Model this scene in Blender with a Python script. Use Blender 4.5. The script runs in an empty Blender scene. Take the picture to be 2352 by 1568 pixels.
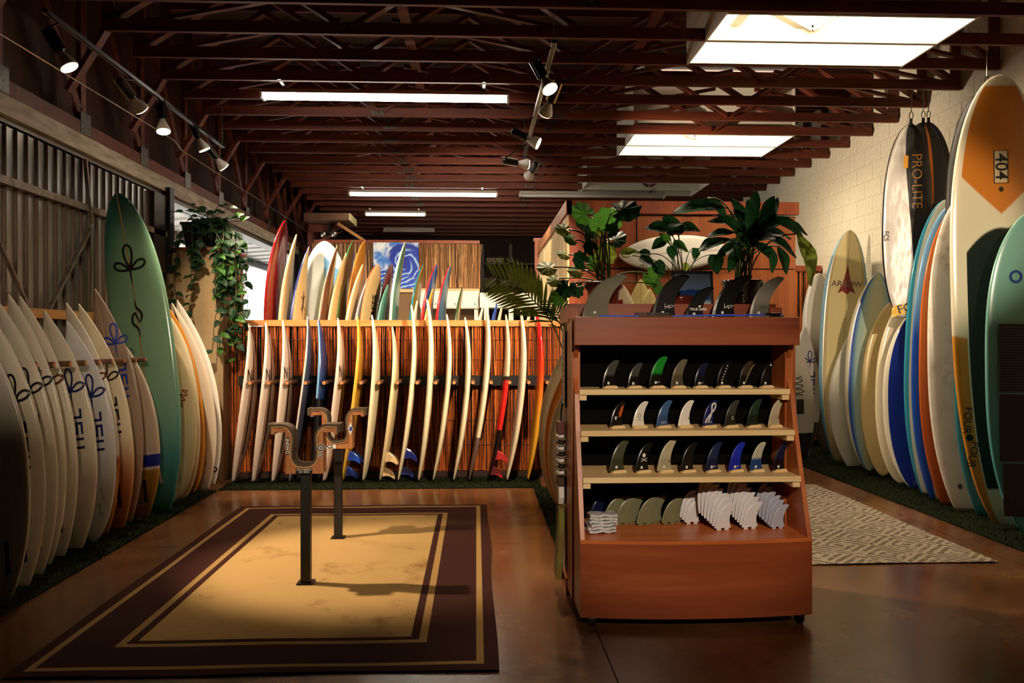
import bpy, bmesh, math, random
from mathutils import Vector, Matrix
random.seed(7)
R = math.radians
SC = bpy.context.scene
COL = SC.collection

# ------------------------------------------------------------------ camera, world, exposure
F = 1880.0                       # focal length in pixels of the 2352 px wide frame
YAW, PITCH, CAMZ = math.atan(82 / F), math.atan(-4 / F), 1.5
cd = bpy.data.cameras.new('camera'); cam = bpy.data.objects.new('camera', cd); COL.objects.link(cam)
cd.sensor_width = 36; cd.lens = F / 2352 * 36; cd.clip_start = .05; cd.clip_end = 200
cam.location = (0, 0, CAMZ); cam.rotation_euler = (R(90) + PITCH, 0, -YAW)
SC.camera = cam
SC.view_settings.view_transform = 'Standard'; SC.view_settings.look = 'None'
SC.view_settings.gamma = 1; SC.view_settings.exposure = 0.0; SC.view_settings.use_curve_mapping = False
SC.cycles.use_denoising = True
SC.cycles.max_bounces = 5; SC.cycles.diffuse_bounces = 3; SC.cycles.glossy_bounces = 2; SC.cycles.transmission_bounces = 2
SC.cycles.use_adaptive_sampling = True; SC.cycles.adaptive_threshold = .05; SC.cycles.time_limit = 1150
SC.cycles.sample_clamp_indirect = 4; SC.cycles.caustics_reflective = False; SC.cycles.caustics_refractive = False
wd = bpy.data.worlds.new('sky'); SC.world = wd; wd.use_nodes = True
wd.node_tree.nodes['Background'].inputs[0].default_value = (.93, .97, 1, 1)
wd.node_tree.nodes['Background'].inputs[1].default_value = 6.5
TUBE_E, SKY_E, SPOT_W = 30.0, 22.0, 170.0
def portal(name, loc, rot, sx, sy):      # guides sky sampling through the open bay of the building, gives no light itself
    d = bpy.data.lights.new(name, 'AREA'); d.shape = 'RECTANGLE'; d.size = sx; d.size_y = sy; d.cycles.is_portal = True
    o = bpy.data.objects.new(name, d); COL.objects.link(o); o.location = loc; o.rotation_euler = rot
portal('portal_open_bay', (-3.32, 12.0, 1.55), (0, R(-90), 0), 3.0, 6.0)

# pixel of the 2352x1568 frame -> ray, used to work out real positions
_cy, _sy = math.cos(YAW), math.sin(YAW)
def ray(px, py):
    d = Vector((_sy, _cy, math.tan(PITCH))); r = Vector((_cy, -_sy, 0)); u = Vector((0, 0, 1))
    return d + r * ((px - 1176) / F) + u * ((784 - py) / F)
def P(px, py, Y):
    d = ray(px, py); return Vector((0, 0, CAMZ)) + d * (Y / d.y)
def G(px, py, z=0.0):
    d = ray(px, py); return Vector((0, 0, CAMZ)) + d * ((z - CAMZ) / d.z)
def PXX(px, py, X):
    d = ray(px, py); return Vector((0, 0, CAMZ)) + d * (X / d.x)

# ------------------------------------------------------------------ materials
def lin(h):
    if not isinstance(h, str): return tuple(h)[:3]
    h = h.lstrip('#'); c = [int(h[i:i + 2], 16) / 255 for i in (0, 2, 4)]
    return tuple(x / 12.92 if x <= .04045 else ((x + .055) / 1.055) ** 2.4 for x in c)
def c4(h): return lin(h) + (1,)
MATS = {}
class NT:
    def __init__(s, name):
        s.m = bpy.data.materials.new(name); s.m.use_nodes = True; s.t = s.m.node_tree; s.n = s.t.nodes
        s.b = s.n['Principled BSDF']
    def new(s, typ, **kw):
        n = s.n.new(typ)
        for k, v in kw.items(): setattr(n, k, v)
        return n
    def ln(s, a, b): s.t.links.new(a, b)
    def math(s, op, a, b=None, clamp=False):
        n = s.new('ShaderNodeMath', operation=op, use_clamp=clamp)
        for i, v in enumerate((a, b)):
            if v is None: continue
            if isinstance(v, (int, float)): n.inputs[i].default_value = v
            else: s.ln(v, n.inputs[i])
        return n.outputs[0]
    def mix(s, fac, a, b):
        n = s.new('ShaderNodeMix', data_type='RGBA')
        if isinstance(fac, (int, float)): n.inputs[0].default_value = fac
        else: s.ln(fac, n.inputs[0])
        for i, v in ((6, a), (7, b)):
            if isinstance(v, (str, tuple)): n.inputs[i].default_value = c4(v)
            else: s.ln(v, n.inputs[i])
        return n.outputs[2]
    def noise(s, scale, detail=3, stretch=(1, 1, 1), coord='Object', rough=.55):
        tc = s.new('ShaderNodeTexCoord'); mp = s.new('ShaderNodeMapping'); mp.inputs['Scale'].default_value = stretch
        s.ln(tc.outputs[coord], mp.inputs[0]); n = s.new('ShaderNodeTexNoise')
        n.inputs['Scale'].default_value = scale; n.inputs['Detail'].default_value = detail; n.inputs['Roughness'].default_value = rough
        s.ln(mp.outputs[0], n.inputs['Vector']); return n.outputs[0]
    def ramp(s, fac, stops):
        n = s.new('ShaderNodeValToRGB'); e = n.color_ramp.elements
        while len(e) < len(stops): e.new(.5)
        for i, (p, c) in enumerate(stops): e[i].position = p; e[i].color = c4(c)
        s.ln(fac, n.inputs[0]); return n.outputs[0]
    def smooth(s, v, lo, hi):
        n = s.new('ShaderNodeMapRange', interpolation_type='SMOOTHSTEP')
        s.ln(v, n.inputs[0]); n.inputs[1].default_value = lo; n.inputs[2].default_value = hi
        return n.outputs[0]
    def col(s, v):
        if isinstance(v, (str, tuple)): s.b.inputs['Base Color'].default_value = c4(v)
        else: s.ln(v, s.b.inputs['Base Color'])
    def bump(s, h, strength=.3, dist=.01):
        n = s.new('ShaderNodeBump'); n.inputs['Strength'].default_value = strength; n.inputs['Distance'].default_value = dist
        s.ln(h, n.inputs['Height']); s.ln(n.outputs[0], s.b.inputs['Normal'])
def mat(name, col='#888888', rough=.5, metal=0, vary=None, scale=8, stretch=(1, 1, 1), bump=0, bdist=.004, spec=.5, alpha=None, trans=0):
    """plain or two tone noise material"""
    if name in MATS: return MATS[name]
    k = NT(name); k.b.inputs['Roughness'].default_value = rough; k.b.inputs['Metallic'].default_value = metal
    k.b.inputs['Specular IOR Level'].default_value = spec
    if vary:
        f = k.noise(scale, 4, stretch); k.col(k.ramp(f, [(.3, col), (.7, vary)]))
        if bump: k.bump(f, bump, bdist)
    else: k.col(col)
    if trans: k.b.inputs['Transmission Weight'].default_value = trans
    MATS[name] = k.m; return k.m
def emit(name, col, strength):
    if name in MATS: return MATS[name]
    k = NT(name); k.col('#ffffff'); k.b.inputs['Emission Color'].default_value = c4(col); k.b.inputs['Emission Strength'].default_value = strength; k.m.cycles.emission_sampling = 'NONE' if 'glow' in name else 'FRONT'
    MATS[name] = k.m; return k.m
def wood(name, a, b, c=None, axis='X', rough=.45, scale=6, bump=.15):
    if name in MATS: return MATS[name]
    k = NT(name); st = {'X': (.12, 2.2, 2.2), 'Y': (2.2, .12, 2.2), 'Z': (2.2, 2.2, .12)}[axis]
    f = k.noise(scale, 6, st, rough=.65); g = k.noise(scale * 5, 3, st)
    f2 = k.math('ADD', k.math('MULTIPLY', f, .75), k.math('MULTIPLY', g, .25))
    k.col(k.ramp(f2, [(.32, a), (.52, b), (.7, c or b)])); k.b.inputs['Roughness'].default_value = rough
    k.bump(f2, bump, .003); MATS[name] = k.m; return k.m
def attrcol(name, rough=.6, coord_noise=None, spec=.4):
    """colour read from a per face colour attribute 'tone' (each reed or block has its own shade)"""
    if name in MATS: return MATS[name]
    k = NT(name); a = k.new('ShaderNodeAttribute', attribute_name='tone'); c = a.outputs['Color']
    if coord_noise:
        f = k.noise(coord_noise, 4); m = k.new('ShaderNodeMix', data_type='RGBA', blend_type='MULTIPLY'); m.inputs[0].default_value = 1
        k.ln(c, m.inputs[6]); k.ln(k.ramp(f, [(.3, '#b8b0a8'), (.7, '#ffffff')]), m.inputs[7]); c = m.outputs[2]
    k.col(c); k.b.inputs['Roughness'].default_value = rough; k.b.inputs['Specular IOR Level'].default_value = spec
    MATS[name] = k.m; return k.m
def boardmat(name, base, layers=(), rough=.22, grub=None):
    """surfboard paint: masks over the board's own coordinates v (tail 0, nose 1), u (across, -1..1), s (deck +, bottom -), x (metres)"""
    if name in MATS: return MATS[name]
    k = NT(name); at = {}
    def A(n):
        if n not in at:
            if n == 'au': at[n] = k.math('ABSOLUTE', A('u'))
            elif n == 'au2': at[n] = k.math('MULTIPLY', A('u'), A('u'))
            elif n == 'ax': at[n] = k.math('ABSOLUTE', A('x'))
            else: at[n] = k.new('ShaderNodeAttribute', attribute_name='b' + n).outputs['Fac']
        return at[n]
    if grub:
        cur = k.mix(k.math('MULTIPLY', k.smooth(k.noise(9, 6, rough=.7), .42, .7), k.smooth(k.noise(1.6, 2), .40, .62)), base, grub)
    else: cur = k.mix(k.math('MULTIPLY', k.noise(3, 2), .12), base, '#6b5840')
    for conds, colr in layers:
        m = None
        for cnd in conds:
            a, op, v = cnd[:3]; soft = cnd[3] if len(cnd) > 3 else .004
            if isinstance(a, tuple): val = k.math('ADD', k.math('MULTIPLY', A('v'), a[0]), k.math('MULTIPLY', A('au2' if len(a) > 2 else 'au'), a[1]))
            else: val = A(a)
            q = k.smooth(val, v - soft, v + soft)
            if op == '<': q = k.math('SUBTRACT', 1.0, q)
            m = q if m is None else k.math('MULTIPLY', m, q)
        cur = k.mix(m, cur, colr)
    k.col(cur); k.b.inputs['Roughness'].default_value = rough
    MATS[name] = k.m; return k.m

# ------------------------------------------------------------------ mesh helpers
class MB:
    def __init__(s): s.v = []; s.f = []; s.tone = []; s.t = None
    def add(s, vs, fs):
        o = len(s.v); s.v += [tuple(x) for x in vs]; s.f += [tuple(i + o for i in q) for q in fs]
        if s.t is not None: s.tone += [s.t] * len(fs)
        return s
    def box(s, a, b):
        x0, y0, z0 = a; x1, y1, z1 = b
        return s.add([(x0, y0, z0), (x1, y0, z0), (x1, y1, z0), (x0, y1, z0), (x0, y0, z1), (x1, y0, z1), (x1, y1, z1), (x0, y1, z1)],
                     [(0, 3, 2, 1), (4, 5, 6, 7), (0, 1, 5, 4), (1, 2, 6, 5), (2, 3, 7, 6), (3, 0, 4, 7)])
    def bar(s, p, q, w, h, up=(0, 0, 1)):
        p, q = Vector(p), Vector(q); d = (q - p).normalized(); x = d.cross(Vector(up))
        if x.length < 1e-4: x = d.cross(Vector((1, 0, 0)))
        x.normalize(); z = x.cross(d); vs = []
        for c in (p, q):
            for i, j in ((-1, -1), (1, -1), (1, 1), (-1, 1)): vs.append(c + x * (i * w / 2) + z * (j * h / 2))
        return s.add(vs, [(3, 2, 1, 0), (4, 5, 6, 7), (0, 1, 5, 4), (1, 2, 6, 5), (2, 3, 7, 6), (3, 0, 4, 7)])
    def tube(s, pts, r, n=8, caps=True):
        pts = [Vector(p) for p in pts]; m = len(pts); rr = r if isinstance(r, (list, tuple)) else [r] * m
        vs = []; fs = []; prev = None
        for i, p in enumerate(pts):
            d = (pts[min(i + 1, m - 1)] - pts[max(i - 1, 0)])
            d = d.normalized() if d.length > 1e-9 else Vector((0, 0, 1))
            if prev is None: x = d.orthogonal().normalized()
            else:
                x = prev - d * prev.dot(d); x = x.normalized() if x.length > 1e-6 else d.orthogonal().normalized()
            prev = x; y = d.cross(x)
            for k in range(n):
                a = 2 * math.pi * k / n; vs.append(p + x * (rr[i] * math.cos(a)) + y * (rr[i] * math.sin(a)))
        for i in range(m - 1):
            for k in range(n): fs.append((i * n + k, i * n + (k + 1) % n, (i + 1) * n + (k + 1) % n, (i + 1) * n + k))
        if caps: fs += [tuple(range(n))[::-1], tuple(range((m - 1) * n, m * n))]
        return s.add(vs, fs)
    def lathe(s, prof, n=20, c=(0, 0, 0), sides=None):
        vs = []; fs = []; m = len(prof)
        for r, z in prof:
            for k in range(n):
                a = 2 * math.pi * (k + .5) / n; vs.append((c[0] + r * math.cos(a), c[1] + r * math.sin(a), c[2] + z))
        for i in range(m - 1):
            for k in range(n): fs.append((i * n + k, i * n + (k + 1) % n, (i + 1) * n + (k + 1) % n, (i + 1) * n + k))
        fs += [tuple(range(n))[::-1], tuple(range((m - 1) * n, m * n))]
        return s.add(vs, fs)
    def prism(s, poly, fn, t0, t1, inset=None):
        """extrude a 2D outline: fn(x, y, t) -> point"""
        n = len(poly); vs = [fn(x, y, t0) for x, y in poly] + [fn(x, y, t1) for x, y in poly]
        return s.add(vs, [tuple(range(n))[::-1], tuple(range(n, 2 * n))] + [(i, (i + 1) % n, n + (i + 1) % n, n + i) for i in range(n)])
    def mesh(s, name):
        me = bpy.data.meshes.new(name); me.from_pydata(s.v, [], s.f)
        if s.tone:
            a = me.attributes.new('tone', 'FLOAT_COLOR', 'FACE'); buf = []
            for c in s.tone: buf += list(c) + [1]
            a.data.foreach_set('color', buf)
        me.update(); return me
def tag(o, label=None, cat=None, group=None, kind=None):
    if label: o['label'] = label
    if cat: o['category'] = cat
    if group: o['group'] = group
    if kind: o['kind'] = kind
    return o
def put(name, me, m=None, parent=None, loc=None, rot=None, smooth=False, bevel=0, **kw):
    o = bpy.data.objects.new(name, me); COL.objects.link(o)
    if m is not None and me is not None and len(me.materials) == 0: me.materials.append(m)
    if parent is not None: o.parent = parent
    if loc is not None: o.location = loc
    if rot is not None: o.rotation_euler = rot
    if smooth: me.polygons.foreach_set('use_smooth', [True] * len(me.polygons))
    if bevel:
        b = o.modifiers.new('edge', 'BEVEL'); b.width = bevel; b.segments = 2; b.limit_method = 'ANGLE'
    return tag(o, **kw)
def obj(name, mb, m, parent=None, **kw): return put(name, mb.mesh(name), m, parent, **kw)
def empty(name, loc=(0, 0, 0), rot=None, **kw):
    o = bpy.data.objects.new(name, None); COL.objects.link(o); o.location = loc; o.empty_display_size = .1
    if rot is not None: o.rotation_euler = rot
    return tag(o, **kw)
def bx(a, b): return MB().box(a, b)
def frame_matrix(o, x, y, z):
    return Matrix(((x.x, y.x, z.x, o.x), (x.y, y.y, z.y, o.y), (x.z, y.z, z.z, o.z), (0, 0, 0, 1)))

# 2D shapes for lettering and emblems -------------------------------------------------
def ribbon(pts, w, closed=False, taper=None):
    n = len(pts); vs = []; fs = []
    for i, (x, y) in enumerate(pts):
        a = pts[(i - 1) % n] if (closed or i) else pts[i]; b = pts[(i + 1) % n] if (closed or i < n - 1) else pts[i]
        dx, dy = b[0] - a[0], b[1] - a[1]; L = math.hypot(dx, dy) or 1; k = (taper[i] if taper else 1) * w / 2
        vs += [(x - dy / L * k, y + dx / L * k), (x + dy / L * k, y - dx / L * k)]
    for i in range(n if closed else n - 1):
        j = (i + 1) % n; fs.append((2 * i, 2 * i + 1, 2 * j + 1, 2 * j))
    return vs, fs
def spl(pts, n=6):
    out = []; m = len(pts)
    for i in range(m - 1):
        p0, p1, p2, p3 = pts[max(i - 1, 0)], pts[i], pts[i + 1], pts[min(i + 2, m - 1)]
        for q in range(n):
            t = q / n; out.append(tuple(.5 * (2 * p1[a] + (p2[a] - p0[a]) * t + (2 * p0[a] - 5 * p1[a] + 4 * p2[a] - p3[a]) * t * t + (3 * p1[a] - p0[a] - 3 * p2[a] + p3[a]) * t ** 3) for a in range(len(p1))))
    return out + [tuple(pts[-1])]
def rib2(pts, w, taper):
    q = spl([(x, y, t) for (x, y), t in zip(pts, taper)]); return ribbon([(x, y) for x, y, t in q], w, taper=[max(.05, t) for x, y, t in q])
def gjoin(parts):
    V = []; Q = []
    for (vs, fs), (dx, dy, sc, rot) in parts:
        o = len(V); c, s_ = math.cos(rot), math.sin(rot)
        V += [(dx + sc * (x * c - y * s_), dy + sc * (x * s_ + y * c)) for x, y in vs]; Q += [tuple(i + o for i in f) for f in fs]
    return V, Q
def gpoly(pts): return list(pts), [tuple(range(len(pts)))]
def gcirc(r, n=20, r2=0):
    if not r2: return gpoly([(r * math.cos(2 * math.pi * k / n), r * math.sin(2 * math.pi * k / n)) for k in range(n)])
    return ribbon([((r + r2) / 2 * math.cos(2 * math.pi * k / n), (r + r2) / 2 * math.sin(2 * math.pi * k / n)) for k in range(n)], abs(r - r2), True)
_tx = {}
def gtext(s, size=1.0, bold=0.0):
    if (s, bold) not in _tx:
        cu = bpy.data.curves.new('lettering', 'FONT'); cu.body = s; cu.align_x = 'CENTER'; cu.align_y = 'CENTER'; cu.size = 1; cu.resolution_u = 4; cu.offset = bold
        ob = bpy.data.objects.new('lettering', cu); me = bpy.data.meshes.new_from_object(ob)
        _tx[(s, bold)] = ([(v.co.x, v.co.y) for v in me.vertices], [tuple(p.vertices) for p in me.polygons])
        bpy.data.objects.remove(ob); bpy.data.curves.remove(cu); bpy.data.meshes.remove(me)
    vs, fs = _tx[(s, bold)]; return [(x * size, y * size) for x, y in vs], fs
def petal(L, wd, n=18):
    return [(wd * math.sin(a) * math.sin(a / 2), L * (1 - math.cos(a)) / 2) for a in [2 * math.pi * k / n for k in range(n + 1)]]
def emblem():
    w = .105; P1 = ribbon(petal(1, .25), w); P2 = ribbon(petal(.72, .21), w)
    stem = ribbon([(0, 0), (0, -.3), (.01, -.75)], .1, taper=[1, .8, .1]); arc = [(-.02, 0), (-.1, -.25), (-.07, -.4)]
    return gjoin([(P1, (0, .05, 1, 0)), (P2, (.04, -.02, 1, -1.15)), (P2, (-.04, -.02, 1, 1.15)), (stem, (0, 0, 1, 0))])
def glyphs():
    w = .11
    def seg(pts):
        out = []
        for (x0, y0), (x1, y1) in zip(pts, pts[1:]): out.append((gpoly([(min(x0, x1) - w, min(y0, y1) - w), (max(x0, x1) + w, min(y0, y1) - w), (max(x0, x1) + w, max(y0, y1) + w), (min(x0, x1) - w, max(y0, y1) + w)]), (0, 0, 1, 0)))
        return gjoin(out)
    n = seg([(0, 0), (0, 1), (.7, 1), (.7, 0)]); s_ = seg([(.8, 1), (0, 1), (0, .5), (.8, .5), (.8, 0), (0, 0)]); l = seg([(0, 1), (0, 0), (.6, 0)])
    return gjoin([(n, (-1.65, -.5, 1, 0)), (s_, (-.45, -.5, 1, 0)), (l, (.85, -.5, 1, 0))])
EMB, NSL = emblem(), glyphs()
def scrawl(n, h=1.0):
    """an illegible script line about n letters long"""
    rnd = random.Random(n * 7 + 1); pts = []
    for i in range(n): pts += [(i * .7, -.3 * rnd.random()), (i * .7 + .2, (.5 + .5 * rnd.random()) * (1.3 if i == 0 else 1)), (i * .7 + .45, -.1 - .2 * rnd.random())]
    return ribbon([((x - n * .33) * h, (y - .2) * h) for x, y in spl(pts, 4)], .13 * h)
def dashes(rows):
    out = []
    for r_ in range(rows):
        rnd = random.Random(r_); x = -.055
        while x < .05: w = rnd.uniform(.008, .022); out.append((gpoly([(x, -.004), (x + w, -.004), (x + w, .004), (x, .004)]), (0, .17 - .035 * r_, 1, 0))); x += w + .007
    return gjoin(out)
def flat(name, geo, m, parent, M, off=.0012):
    """a flat print: 2D geometry placed on plane M (x right, y up, z out)"""
    vs, fs = geo; me = bpy.data.meshes.new(name); me.from_pydata([tuple(M @ Vector((x, y, off))) for x, y in vs], [], fs); me.update()
    return put(name, me, m, parent)
def ink(c, rough=.5): return mat('ink ' + c, c, rough)

# ------------------------------------------------------------------ the building
XL, XR, YF, ZC, ZR = -3.3, 4.82, 20.0, 3.977, 4.75       # left wall, right wall, far wall, chord underside, roof
k = NT('concrete'); f1 = k.noise(1.1, 6); f2 = k.noise(9, 4)
k.col(k.ramp(k.math('ADD', k.math('MULTIPLY', f1, .7), k.math('MULTIPLY', f2, .3)), [(.3, '#43291a'), (.5, '#5f3c22'), (.72, '#7a5232')]))
k.ln(k.ramp(f1, [(.3, '#747474'), (.7, '#959595')]), k.b.inputs['Roughness']); k.bump(f2, .08, .004); MATS['concrete'] = k.m
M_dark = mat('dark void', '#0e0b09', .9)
floor = obj('floor', bx((-4.2, -1.6, -.12), (XR + .2, YF + .2, -.006)), mat('joint filler', '#160e08', .9), kind='structure')
xs, ys = [-4.2, -2.56, .62, 3.62, XR + .2], [-1.6, 2.55, 6.02, 9.4, 13, YF]
for i in range(4):
    for j in range(5):
        obj('slab', bx((xs[i] + .003, ys[j] + .003, -.1), (xs[i + 1] - .003, ys[j + 1] - .003, 0)), MATS['concrete'], floor)

# roof, trusses
M_roof = wood('roof boards', '#1c0a06', '#331309', '#4c1f10', 'X', .7)
M_truss = wood('truss timber', '#3c160a', '#652812', '#86401f', 'X', .6, 5)
M_plate = mat('zinc plate', '#6d6762', .45, .7, vary='#38322e', scale=60)
ceil = obj('ceiling', bx((XL - .5, -1.6, ZR), (XR + .2, YF, ZR + .1)), M_roof, kind='structure')
web_mesh = {}
XA, XB = -3.0, XR - .02; NP = 4; PW = (XB - XA) / NP
for sgn in (1, -1):
    web_mesh[sgn] = MB().bar((0, 0, .05), (sgn * PW / 2, 0, .66), .04, .085, up=(0, 1, 0)).mesh('web')
low_me = [MB().bar((0, 0, .07), (1.5, 0, .36), .03, .05, up=(0, 1, 0)).mesh('web'), MB().bar((0, 0, .36), (1.5, 0, .07), .03, .05, up=(0, 1, 0)).mesh('web')]
chord_me = bx((XA, -.02, 0), (XB, .02, .095)).mesh('truss'); top_me = bx((XA, -.02, .66), (XB, .02, .75)).mesh('top_chord')
post_me = bx((-.045, -.02, .09), (.045, .02, .67)).mesh('post'); plate_me = bx((-.07, -.024, .012), (.07, -.0205, .085)).mesh('gusset_plate')
for n in range(-3, 23):
    Y = 6.10 + .61 * n
    if n < -1: continue
    t = put('truss', chord_me, M_truss, ceil, loc=(0, Y, ZC))
    put('top_chord', top_me, M_truss, t); put('post', post_me, M_truss, t, loc=(XB - .05, 0, 0)); put('post', post_me, M_truss, t, loc=(XA + .05, 0, 0))
    for p in range(NP):
        x0 = XA + p * PW
        if n in (1, 7) and p >= 2: continue
        put('web', low_me[p % 2], M_truss, t, loc=(x0 + .3, .006, 0))
        put('web', web_mesh[1], M_truss, t, loc=(x0 + .02, .003, 0)); put('web', web_mesh[-1], M_truss, t, loc=(x0 + PW - .02, -.003, 0))
        if 1 <= p <= 2 and n < 16: put('gusset_plate', plate_me, M_plate, t, loc=(x0 + random.uniform(-.05, .05), 0, 0))
for X in (-.62, 1.55):
    obj('runner', bx((X - .045, 4, .30 + ZC), (X + .045, YF, .34 + ZC)), M_truss, ceil)
# skylights: white lined wells with glowing diffuser
M_white = mat('white paint', '#e9e3d3', .6)
def skylight(name, y0, y1, x0, x1, lit=True, label=None):
    w = empty(name, ((x0 + x1) / 2, (y0 + y1) / 2, ZC), kind='structure'); cx, cy = (x0 + x1) / 2, (y0 + y1) / 2; a, b = x1 - cx, y1 - cy
    for s in (-1, 1):
        obj('side_lining', bx((s * a - .01, -b, .0), (s * a + .01, b, .75)), M_white, w)
        obj('end_lining', bx((-a, s * b - .01 - s * .035, .0), (a, s * b + .01 - s * .035, .75)), M_white, w)
    obj('pane', bx((-a, -b, .70), (a, b, .72)), emit('skylight diffuser', '#ffeed2', SKY_E) if lit else mat('dim diffuser', '#8d8580', .5), w)
    obj('painted_chord', bx((-a, -.024, -.004), (a, .024, .1)), M_white, w)
    obj('painted_web', MB().bar((-a * .98, 0, .55), (-a * .1, 0, .1), .05, .09, up=(0, 1, 0)).bar((-a * .1, 0, .1), (a * .8, 0, .66), .05, .09, up=(0, 1, 0)), M_white, w)
    obj('painted_runner', bx((-a * .62, -b, .34), (-a * .52, b, .43)), M_white, w)
skylight('window_1', 6.12, 7.30, 1.90, 3.86)
skylight('window_2', 9.78, 10.96, 1.90, 3.86)
skylight('window_3', 12.83, 14.0, 1.75, 3.7, lit=False)

# left wall: steel siding, header, timber girder
M_steel = mat('galvanised siding', '#9b9a9a', .3, .65, vary='#7d7b7a', scale=3, stretch=(1, 1, .3))
M_girt = mat('painted girt', '#8c7f72', .55, .3, vary='#5b5049', scale=12)
wl = obj('wall_left', bx((XL - .03, -1.6, 0), (XL, 8.82, 3.02)), M_steel, kind='structure')
rib_me = MB().prism([(-.008, 0), (.008, 0), (.004, .022), (-.004, .022)], lambda x, y, t: (XL + y, x, t), 0, 3.0).mesh('rib')
for i in range(34): put('rib', rib_me, mat('bronze seam', '#6b5a50', .35, .7), wl, loc=(0, 4.2 + i * .139, 0))
obj('girt', bx((XL, 3, 2.575), (XL + .06, 8.8, 2.63)), M_girt, wl)
obj('girt', bx((XL, 3, 1.66), (XL + .09, 8.8, 1.73)), wood('pine rail', '#a8703c', '#c99255', '#dcae72', 'Y'), wl)
for a, b in (((0, 560), (68, 712)), ((208, 525), (112, 712)), ((196, 365), (210, 515))):
    A, B = PXX(a[0], a[1], XL + .06), PXX(b[0], b[1], XL + .06)
    obj('diagonal_brace', MB().bar(A, B, .022, .03, up=(1, 0, 0)), M_girt, wl)
obj('door_post', bx((XL - .04, 8.74, 2.2), (XL + .09, 8.86, 3.1)), mat('black steel', '#15110f', .5), wl)
obj('panel_edge', bx((XL, 8.4, 2.2), (XL + .06, 8.7, 3.0)), mat('brown steel', '#2a1d19', .5), wl)
M_hdr = mat('white header', '#cdc4b2', .6, vary='#8f8371', scale=6, stretch=(4, .6, 4))
obj('trim_1', bx((XL - .14, -1.6, 3.06), (XL + .04, 15.2, 3.2)), M_hdr, kind='structure')
obj('trim_2', bx((XL - .2, -1.6, 3.0), (XL + .0, 15.2, 3.06)), mat('steel angle', '#6b665f', .5, .5), kind='structure')
wb = obj('wall_left_upper', bx((XL - .3, -1.6, 3.2), (XL - .2, YF, ZR)), wood('girder sheathing', '#230e07', '#3d190d', '#5a2814', 'Z', .8), kind='structure')
obj('bottom_chord', bx((XL - .1, 1, 3.2), (XL + .02, YF, 3.32)), M_truss, wb)
for i in range(14):
    y = 4.6 + i * 1.22
    if y > 17: break
    obj('girder_post', bx((XL - .04, y - .045, 3.3), (XL + .0, y + .045, ZR)), M_truss, wb)
    obj('girder_web', MB().bar((XL - .02, y + .02, 3.3), (XL - .02, y - 1.0, ZR - .1), .09, .04, up=(1, 0, 0)), M_truss, wb)
    obj('girder_plate', bx((XL + .02, y - .1, 3.22), (XL + .024, y + .08, 3.4)), M_plate, wb)
    obj('purlin_end', MB().bar((XL + .32, y - .3, ZC + .02), (XL + .02, y - .3, 3.5), .04, .09, up=(0, 1, 0)), M_truss, wb)
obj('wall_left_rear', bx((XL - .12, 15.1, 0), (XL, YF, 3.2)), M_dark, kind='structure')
# outside the open bay: canopy, its purlins, bright paving
can = obj('canopy_outside', MB().add([(XL - .2, 8, 3.05), (XL - .2, 17, 3.05), (XL - 4.2, 17, 2.75), (XL - 4.2, 8, 2.75)], [(0, 1, 2, 3)]).add([(XL - .2, 8, 3.09), (XL - .2, 17, 3.09), (XL - 4.2, 17, 2.79), (XL - 4.2, 8, 2.79)], [(3, 2, 1, 0)]),
          mat('white sheet', '#e6e4e0', .5), kind='structure')
for i in range(16):
    y = 8.3 + i * .55; obj('seam', MB().bar((XL - .2, y, 3.04), (XL - 4.2, y, 2.74), .02, .03), mat('white seam', '#c9c6c2', .5), can)
obj('purlin', MB().bar((XL - .9, 8, 2.93), (XL - .9, 17, 2.93), .08, .12), mat('grey purlin', '#77726d', .5), can)
for y in (10.2, 12.8, 15.5): obj('canopy_prop', MB().bar((XL - .9, y, 2.9), (XL - 4, y + .4, 2.66), .06, .08), mat('white prop', '#d8d5d0', .5), can)
obj('ground_outside', bx((-40, -6, -.14), (-4.2, 60, -.02)), mat('pale paving', '#c9c4ba', .8), kind='structure')
# right wall of concrete blocks
k = NT('block paint'); f = k.noise(30, 4); k.col(k.ramp(f, [(.3, '#d8cdb4'), (.7, '#ebe2ca')])); k.b.inputs['Roughness'].default_value = .65; k.bump(f, .25, .004); MATS['block'] = k.m
wr = obj('wall_right', bx((XR, -1.6, 0), (XR + .15, YF, ZR)), mat('mortar', '#cdc2a8', .8), kind='structure')
block_me = bx((-.003, .003, .003), (.0, .403, .200)).mesh('block'); bv = MB(); cnt = 0
for r in range(23):
    for c in range(54):
        y = -1.4 + c * .406 + (.203 if r % 2 else 0); z = r * .203
        if y > YF - .5: continue
        if z > 1.75 and 6.2 < y < 15 and cnt < 300: cnt += 1; put('block', block_me, MATS['block'], wr, loc=(XR, y, z))
        else: bv.box((XR - .003, y + .003, z + .003), (XR, y + .403, z + .200))
obj('far_blocks', bv, MATS['block'], wr, kind='stuff')
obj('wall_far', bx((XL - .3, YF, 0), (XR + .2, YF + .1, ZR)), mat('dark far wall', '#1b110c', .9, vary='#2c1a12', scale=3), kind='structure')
obj('wall_behind', bx((XL - .3, -1.7, 0), (XR + .2, -1.6, ZR)), mat('shop front wall', '#4a3a2c', .9), kind='structure')
# stub wall carrying the trailing plant
st = obj('wall_stub', bx((-3.5, 8.8, 0), (-2.68, 9.56, 2.44)), mat('cream plaster', '#a88e66', .85, vary='#927a56', scale=5), kind='structure')
obj('cap', bx((-3.52, 8.77, 2.44), (-2.65, 9.6, 2.475)), wood('cap timber', '#6b2d16', '#94451f', '#a9562b', 'X'), st)

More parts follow.
